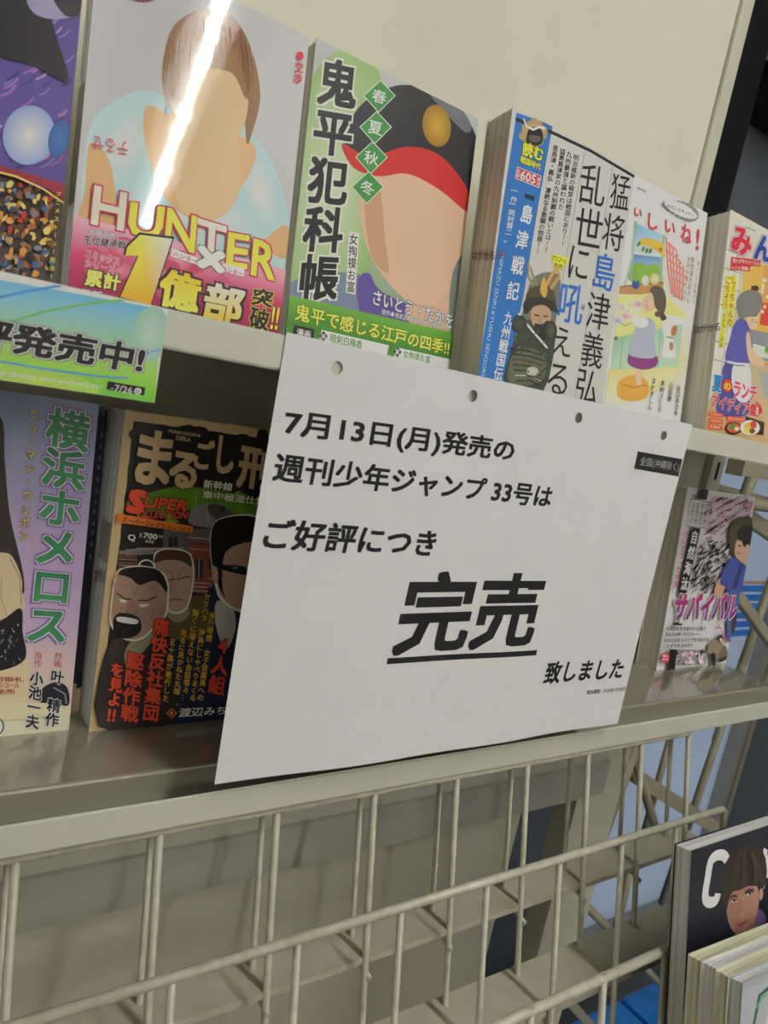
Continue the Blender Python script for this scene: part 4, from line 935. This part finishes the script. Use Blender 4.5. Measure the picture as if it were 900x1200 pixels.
a.poly([(166, 1042), (388, 1046), (384, 1134), (158, 1140)], '#8d8788')
for k in range(46): a.blob(R_.uniform(176, 376), R_.uniform(1054, 1126), R_.uniform(5, 18), R_.uniform(5, 14), R_.choice(['#1b1a1a', '#c9a4b6', '#e3dfdf', '#565254', '#d8b6c6']), n=10, rot=R_.uniform(0, 90))
a.poly([(150, 1168), (160, 1040), (206, 1042), (196, 1100), (192, 1166)], '#161515')
a.blob(133, 1092, 27, 34, '#c0364e'); a.text('増刊', (116, 1072), (150, 1074), (115, 1090), '#f0e0e0', .03); a.text('特別号', (113, 1094), (151, 1096), (112, 1108), '#f0e0e0', .03)
a.text('アァァ', (448, 880), (540, 990), (430, 905), '#c23a72', .03)
a.poly([(400, 1010), (430, 980), (476, 1000), (500, 1050), (470, 1100), (420, 1080), (392, 1060)], '#8a8062', sm=3); a.blob(470, 978, 20, 24, '#1d1a18', n=12); a.blob(474, 985, 11, 14, '#cfa484', n=12)
a.poly([(410, 1070), (440, 1070), (436, 1156), (424, 1156)], '#1d1c20', sm=2); a.poly([(455, 1080), (490, 1020), (510, 1040), (508, 1100), (460, 1120)], '#6b604c', sm=3); a.poly([(455, 1105), (505, 1080), (508, 1100), (462, 1122)], '#26221e')
a.build('cover_art', MT['satin'], r)

# ------------------------------------------------------------------ shelf-edge card
CLIP[0] = (.3074, .036)
Oc = Vector((-.36, -.0045, -.0385))
r = thing('shelf_card', 'green and blue glossy card with bold black lettering clipped on the upper shelf edge', 'card', Oc)
bm = bmesh.new(); box(bm, 0, .3074, .0002, .0008, -.0002, .0362); obj('card_sheet', bm, MT['white'], r)
a = Art(Oc, (1, 0, 0), (0, 0, 1), (0, 300, 2.727))
a.grid([(-700, -50), (519, 170), (494, 470), (-700, 330)], ['#6fb6dc', '#86bfd2', '#96c4bc', '#9cc8a0', '#a2cc7c', '#9ccc58', '#86c84a', '#6cc046'])
a.blob(480, 250, 60, 90, '#bcd2c4', '#98c4b0', rot=10); a.blob(120, 400, 200, 45, '#b8d25a', '#a0cc60', rot=9)
a.line([(-30, 138), (90, 112), (206, 92)], 9, '#4f93d8'); a.line([(20, 215), (140, 178), (280, 152), (400, 140)], 10, '#78b87c'); a.line([(-40, 330), (150, 362), (320, 385), (410, 390)], 7, '#4f93d8'); a.line([(440, 330), (480, 306), (512, 300)], 8, '#7aaee0')
a.text('好評発売中!', (-262, 150), (474, 286), (-282, 262), '#232323', .06, '#e6ece6', .055, halo2='#2a2a2a', hw2=.085)
a.text('©尾田栄一郎/集英社 ENT-FNT/KR-ED', (-160, 345), (326, 412), (-162, 360), '#e9f0e6', .02)
a.poly([(344, 400), (464, 420), (460, 446), (340, 426)], '#17191a'); a.text('-7/26', (356, 408), (424, 420), (353, 430), '#e6e8e6', .015); a.blob(440, 432, 12, 11, '#e6e8e6'); a.text('日', (434, 426), (446, 428), (433, 438), '#17191a', .02)
a.build('card_print', MT['glossy'], r)

# ------------------------------------------------------------------ the white notice
PW, PH = .297, .210
CLIP[0] = None
yawp = math.radians(-.9)
Op = Vector((.0005, -.0007, -.0005))
r = thing('notice_sheet', 'white landscape notice with bold black Japanese sold-out message and four punched holes', 'paper notice', Op)
r.rotation_euler = (0, 0, yawp)
Up = Vector((math.cos(yawp), math.sin(yawp), 0))
def bend(u, v):                    # u right, v down: the sheet bows slightly near its free lower edge
    t = v / PH
    return -.004 * t * t - .0022 * math.sin(math.pi * u / PW * 1.3 + .4) * t * t + .0006 * math.sin(u * 60) * t
pa = Art(Op, Up, (0, 0, 1), (230, 380, 1.5254))
holes = [.0275, .109, .190, .2705]; hz = .0105; hr = .0031; hs = .0045
xs = sorted({round(PW * i / 48, 5) for i in range(49)} | {round(h + d, 5) for h in holes for d in (-hs, hs)})
xs = [x for x in xs if not any(h - hs < x < h + hs for h in holes)]
zs = sorted({round(PH * i / 34, 5) for i in range(35)} | {round(hz + d, 5) for d in (-hs, hs)})
zs = [z for z in zs if not hz - hs + 1e-5 < z < hz + hs - 1e-5]
bm = bmesh.new(); vg = {}
def pv(u, v): 
    k = (round(u, 5), round(v, 5))
    if k not in vg: vg[k] = bm.verts.new((u, bend(u, v), -v))
    return vg[k]
for i in range(len(xs) - 1):
    for j in range(len(zs) - 1):
        x0, x1, z0, z1 = xs[i], xs[i+1], zs[j], zs[j+1]
        hh = [h for h in holes if abs((x0+x1)/2 - h) < .0012]
        if hh and abs((z0+z1)/2 - hz) < .0012:
            h = hh[0]; n = 24; ring = []; outer = []
            for k in range(n):
                t = 2*math.pi*(k + .5)/n - math.pi; c, s_ = math.cos(t), math.sin(t); q = hs / max(abs(c), abs(s_))
                ring.append(bm.verts.new((h + hr*c, bend(h, hz), -hz - hr*s_))); outer.append(bm.verts.new((h + q*c, bend(h, hz), -hz - q*s_)))
            for k in range(n): bm.faces.new((ring[k], ring[(k+1) % n], outer[(k+1) % n], outer[k]))
            for cx, cz in ((1, 1), (1, -1), (-1, 1), (-1, -1)):
                cand = sorted(outer, key=lambda v_: (v_.co.x - h - cx*hs)**2 + (-v_.co.z - hz - cz*hs)**2)[:2]
                bm.faces.new((cand[0], cand[1], pv(h + cx*hs, hz + cz*hs)))
        else: bm.faces.new((pv(x0, z0), pv(x1, z0), pv(x1, z1), pv(x0, z1)))
bmesh.ops.recalc_face_normals(bm, faces=bm.faces)
sheet = obj('sheet', bm, MT['paper'], r)
md = sheet.modifiers.new('thickness', 'SOLIDIFY'); md.thickness = .00018; md.offset = 0
K_ = '#1d1d1f'
pa.text('7月13日(月)発売の', (160, 148), (573, 206), (152, 206), K_, .042)
pa.text('週刊少年ジャンプ 33号は', (142, 227), (640, 288), (132, 281), K_, .042)
pa.text('ご好評につき', (126, 344), (433, 366), (112, 402), K_, .045)
pa.text('完売', (374, 436), (630, 440), (336, 592), K_, .045)
pa.line([(334 + 269*k/24, 597 - 13*k/24) for k in range(25)], 9, K_)
pa.text('致しました', (624, 600), (766, 594), (612, 642), K_, .045)
pa.text('掲出期間：7/13(月)~7/19(日)', (695, 652), (764, 645), (693, 661), '#4a4a4c', .02)
pb = Art(Op, Up, (0, 0, 1), (230, 380, 1.5254))
pb.poly([(789, 227), (868, 241), (861, 272), (782, 258)], '#242424'); pb.text('全国(沖縄除く)', (795, 236), (864, 248), (791, 254), '#a9a9a9', .0)
pa.v = [(x, y - .00012 + bend(x, -z) , z) for (x, y, z) in pa.v]
pa.build('notice_print', MT['toner'], r)
pb.v = [(x, y - .00012 + bend(x, -z) , z) for (x, y, z) in pb.v]
pb.build('region_label_print', MT['toner'], r)

# ------------------------------------------------------------------ magazines in the lowest pocket, lower right
def magazine(label, O, wd, h, t, lean, board, pages, bow=.004, cat='magazine', name='magazine'):
    CLIP[0] = (wd, h)
    m, U, V = frame(O, lean); r = thing(name, label, cat, mw=m, group='magazines in the lowest wire pocket')
    bm = bmesh.new(); n = max(3, int(t / .0011)); seg = 10
    def sheet(y0, y1, e, x1, zz):
        ring = []
        for y in (y0, y1):
            ring.append([[bm.verts.new((e + (x1 - e) * k / seg, y - bow * math.sin(math.pi * .5 * k / seg), z)) for k in range(seg + 1)] for z in zz])
        A, B = ring
        for k in range(seg):
            bm.faces.new((A[0][k], A[0][k+1], A[1][k+1], A[1][k])); bm.faces.new((B[0][k], B[1][k], B[1][k+1], B[0][k+1]))
            bm.faces.new((A[1][k], A[1][k+1], B[1][k+1], B[1][k])); bm.faces.new((A[0][k], B[0][k], B[0][k+1], A[0][k+1]))
        for k in (0, seg): bm.faces.new((A[0][k], A[1][k], B[1][k], B[0][k]))
    for i in range(n):
        y0 = .0004 + (t - .0008) * i / n; y1 = .0004 + (t - .0008) * (i + 1) / n - .00005
        sheet(y0, y1, .0005 + R_.uniform(0, .0006), wd - .0005, (.0005, h - .0006 - R_.uniform(0, .0006)))
    obj('page_block', bm, pages, r)
    bm = bmesh.new(); sheet(0, .0003, 0, wd, (0, h)); sheet(t - .0003, t, 0, wd, (0, h)); box(bm, wd - .0004, wd, -bow, t - bow, 0, h)
    obj('cover', bm, board, r)
    return r, U, V
def bowed(a, wd, bow):
    a.v = [(x, y - bow * math.sin(math.pi * .5 * min(1, max(0, x / wd))), z) for (x, y, z) in a.v]
L13 = math.radians(13); h_ = .2965; wd_ = .225
top = Vector((.2885, -.0855, -.2552)); O = top - Vector((0, math.sin(L13), math.cos(L13))) * h_
r, U, V = magazine('black fashion magazine with a dark-haired young man in purple, behind the pile of magazines', O, wd_, h_, .012, 13, mat('black_gloss_cover', '#16171c', .3), MT['pages_w'], bow=.002)
a = Art(O, U, V, (740, 930, 4.444))
NX, NY = 14, 2
def clipped_cover(a, cols):
    for k in range(NX):
        x0, x1 = wd_ * k / NX, wd_ * (k + 1) / NX
        a.poly([(x0, 0), (x1, 0), (x1, h_), (x0, h_)], cols, uv=True); a.z -= .000008
    a.z += .00001
clipped_cover(a, ['#121319', '#121319', '#1d1f2b', '#1d1f2b'])
W_ = '#dcdcdc'
def arc(cx, cy, rx, ry, t0, t1, wd, c, n=24): a.line([(cx + rx*math.cos(math.radians(t0 + (t1-t0)*k/n)), cy + ry*math.sin(math.radians(t0 + (t1-t0)*k/n))) for k in range(n + 1)], wd, c)
cpts = [(486, 400), (492, 350), (478, 322), (448, 318), (418, 338), (404, 376), (394, 440), (384, 500), (382, 540), (394, 562), (418, 564), (438, 548), (448, 510), (452, 480)]
a.line([p for k in range(len(cpts)-3) for p in [tuple(.5*((2*cpts[k+1][d])+(-cpts[k][d]+cpts[k+2][d])*t+(2*cpts[k][d]-5*cpts[k+1][d]+4*cpts[k+2][d]-cpts[k+3][d])*t*t+(-cpts[k][d]+3*cpts[k+1][d]-3*cpts[k+2][d]+cpts[k+3][d])*t**3) for d in (0, 1)) for t in (0, .2, .4, .6, .8)]], 29, W_)
a.line([(716, 300), (690, 380), (668, 490)], 26, W_); a.line([(676, 296), (690, 300), (684, 330)], 18, W_); a.line([(716, 300), (740, 480)], 26, W_); a.line([(680, 420), (735, 410)], 18, W_)
a.line([(820, 500), (830, 270), (880, 430), (900, 250)], 26, W_)
a.poly([(240, 1180), (250, 1080), (300, 1010), (400, 960), (560, 720), (640, 620), (680, 620), (690, 680), (760, 760), (800, 1000), (780, 1240), (240, 1240)], '#3d3048', sm=4)
a.poly([(540, 700), (646, 650), (652, 720), (600, 800), (545, 780)], '#8a6756', sm=3)
a.poly([(640, 600), (676, 610), (690, 650), (668, 690), (640, 700)], '#6a5488', sm=4)
a.poly([(486, 520), (500, 490), (620, 470), (654, 500), (652, 570), (640, 640), (600, 690), (540, 722), (508, 690), (490, 620)], '#9a7463', sm=4)  # skin tones of the portrait darkened to paint in the shade down here
a.poly([(560, 560), (600, 500), (650, 500), (648, 600), (600, 690), (560, 700)], '#a57d6b', sm=4)
a.poly([(470, 560), (468, 440), (500, 330), (570, 268), (630, 262), (680, 310), (694, 400), (684, 470), (660, 520), (650, 480), (600, 478), (556, 500), (520, 510), (500, 560), (490, 600)], '#2e241f', sm=5)
for k in range(40): 
    t = R_.uniform(-1, 1); a.line([(585 + 40*t, 285 + 22*abs(t)), (582 + 85*t, 370 + 20*t), (580 + 92*t, 440 + R_.uniform(10, 45))], 3, R_.choice(['#3f322b', '#241b17', '#4d3e34']))
a.line([(506, 540), (525, 528), (542, 532)], 6, '#2a1d18'); a.line([(582, 512), (604, 496), (626, 500)], 6, '#2a1d18')
a.poly([(508, 556), (524, 546), (542, 552), (526, 562)], '#e0d4cc', sm=3); a.blob(526, 554, 7, 7, '#1d1410', n=10); a.poly([(586, 520), (602, 508), (622, 512), (604, 524)], '#e0d4cc', sm=3); a.blob(605, 516, 7, 7, '#1d1410', n=10)
a.line([(508, 554), (524, 545), (543, 551)], 3, '#2a1d18'); a.line([(585, 519), (602, 507), (623, 512)], 3, '#2a1d18')
a.line([(566, 545), (556, 600), (552, 620), (566, 626), (582, 616)], 3, '#96705e'); a.blob(566, 622, 14, 7, '#a97f6c', '#b98f7c')
a.poly([(540, 680), (566, 662), (596, 650), (590, 672), (560, 692)], '#a8605c', sm=3); a.line([(538, 681), (566, 674), (597, 651)], 2.5, '#6a3432')
a.poly([(654, 500), (668, 490), (672, 530), (656, 550)], '#b48a76', sm=3)
a.text('今年の顔', (160, 1170), (230, 1160), (160, 1200), '#c83a5c', .02); a.text('大特集', (160, 1210), (240, 1200), (160, 1240), '#c83a5c', .02)
bowed(a, wd_, .002); a.build('cover_art', mat_sat if 0 else MT['satin'], r)
specs = [('magazine with cream page edges, rearmost of the pile at the lower right corner', .0085, MT['pages_y']), ('magazine with pale page edges, second from the back of the pile at the lower right', .0078, MT['pages_w']), ('magazine with cream page edges, second from the front of the pile at the lower right', .0078, MT['pages_y']), ('front magazine of the pile at the lower right, green picture on grey cover', .0070, MT['pages_w'])]
h2 = .245; yb = -.1065; L12 = math.radians(12)
for i, (lab, t, pg) in enumerate(specs):
    top = Vector((.2748 + [0, .0012, .0006, .002][i], yb - t, -.3045 + [0, .0015, .003, .0045][i]))
    O = top - Vector((0, math.sin(L12), math.cos(L12))) * (h2 + [0, .0015, .003, .0045][i]); yb -= t + .0003
    r, U, V = magazine(lab, O, .21, h2 + [0, .0015, .003, .0045][i], t, 12, mat('magazine_cover_board', ['#cfcdb8', '#d9d8d0', '#d2d0b8', '#a9abb2'][i], .35), pg, bow=.009)
a = Art(O, U, V, (740, 930, 4.444)); wd_ = .21; h_ = h2
clipped_cover(a, ['#9a9ca6', '#9a9ca6', '#b6b8c0', '#b6b8c0'])
a.poly([(615, 1240), (650, 1040), (700, 990), (900, 930), (900, 1240)], '#2f6a46'); a.line([(640, 1110), (672, 1050), (720, 1020)], 8, '#7fa890')
a.poly([(690, 1240), (700, 1130), (760, 1050), (860, 1020), (900, 1240)], '#d9dbd8', sm=3)
bowed(a, .21, .009); a.build('cover_art', MT['satin'], r)
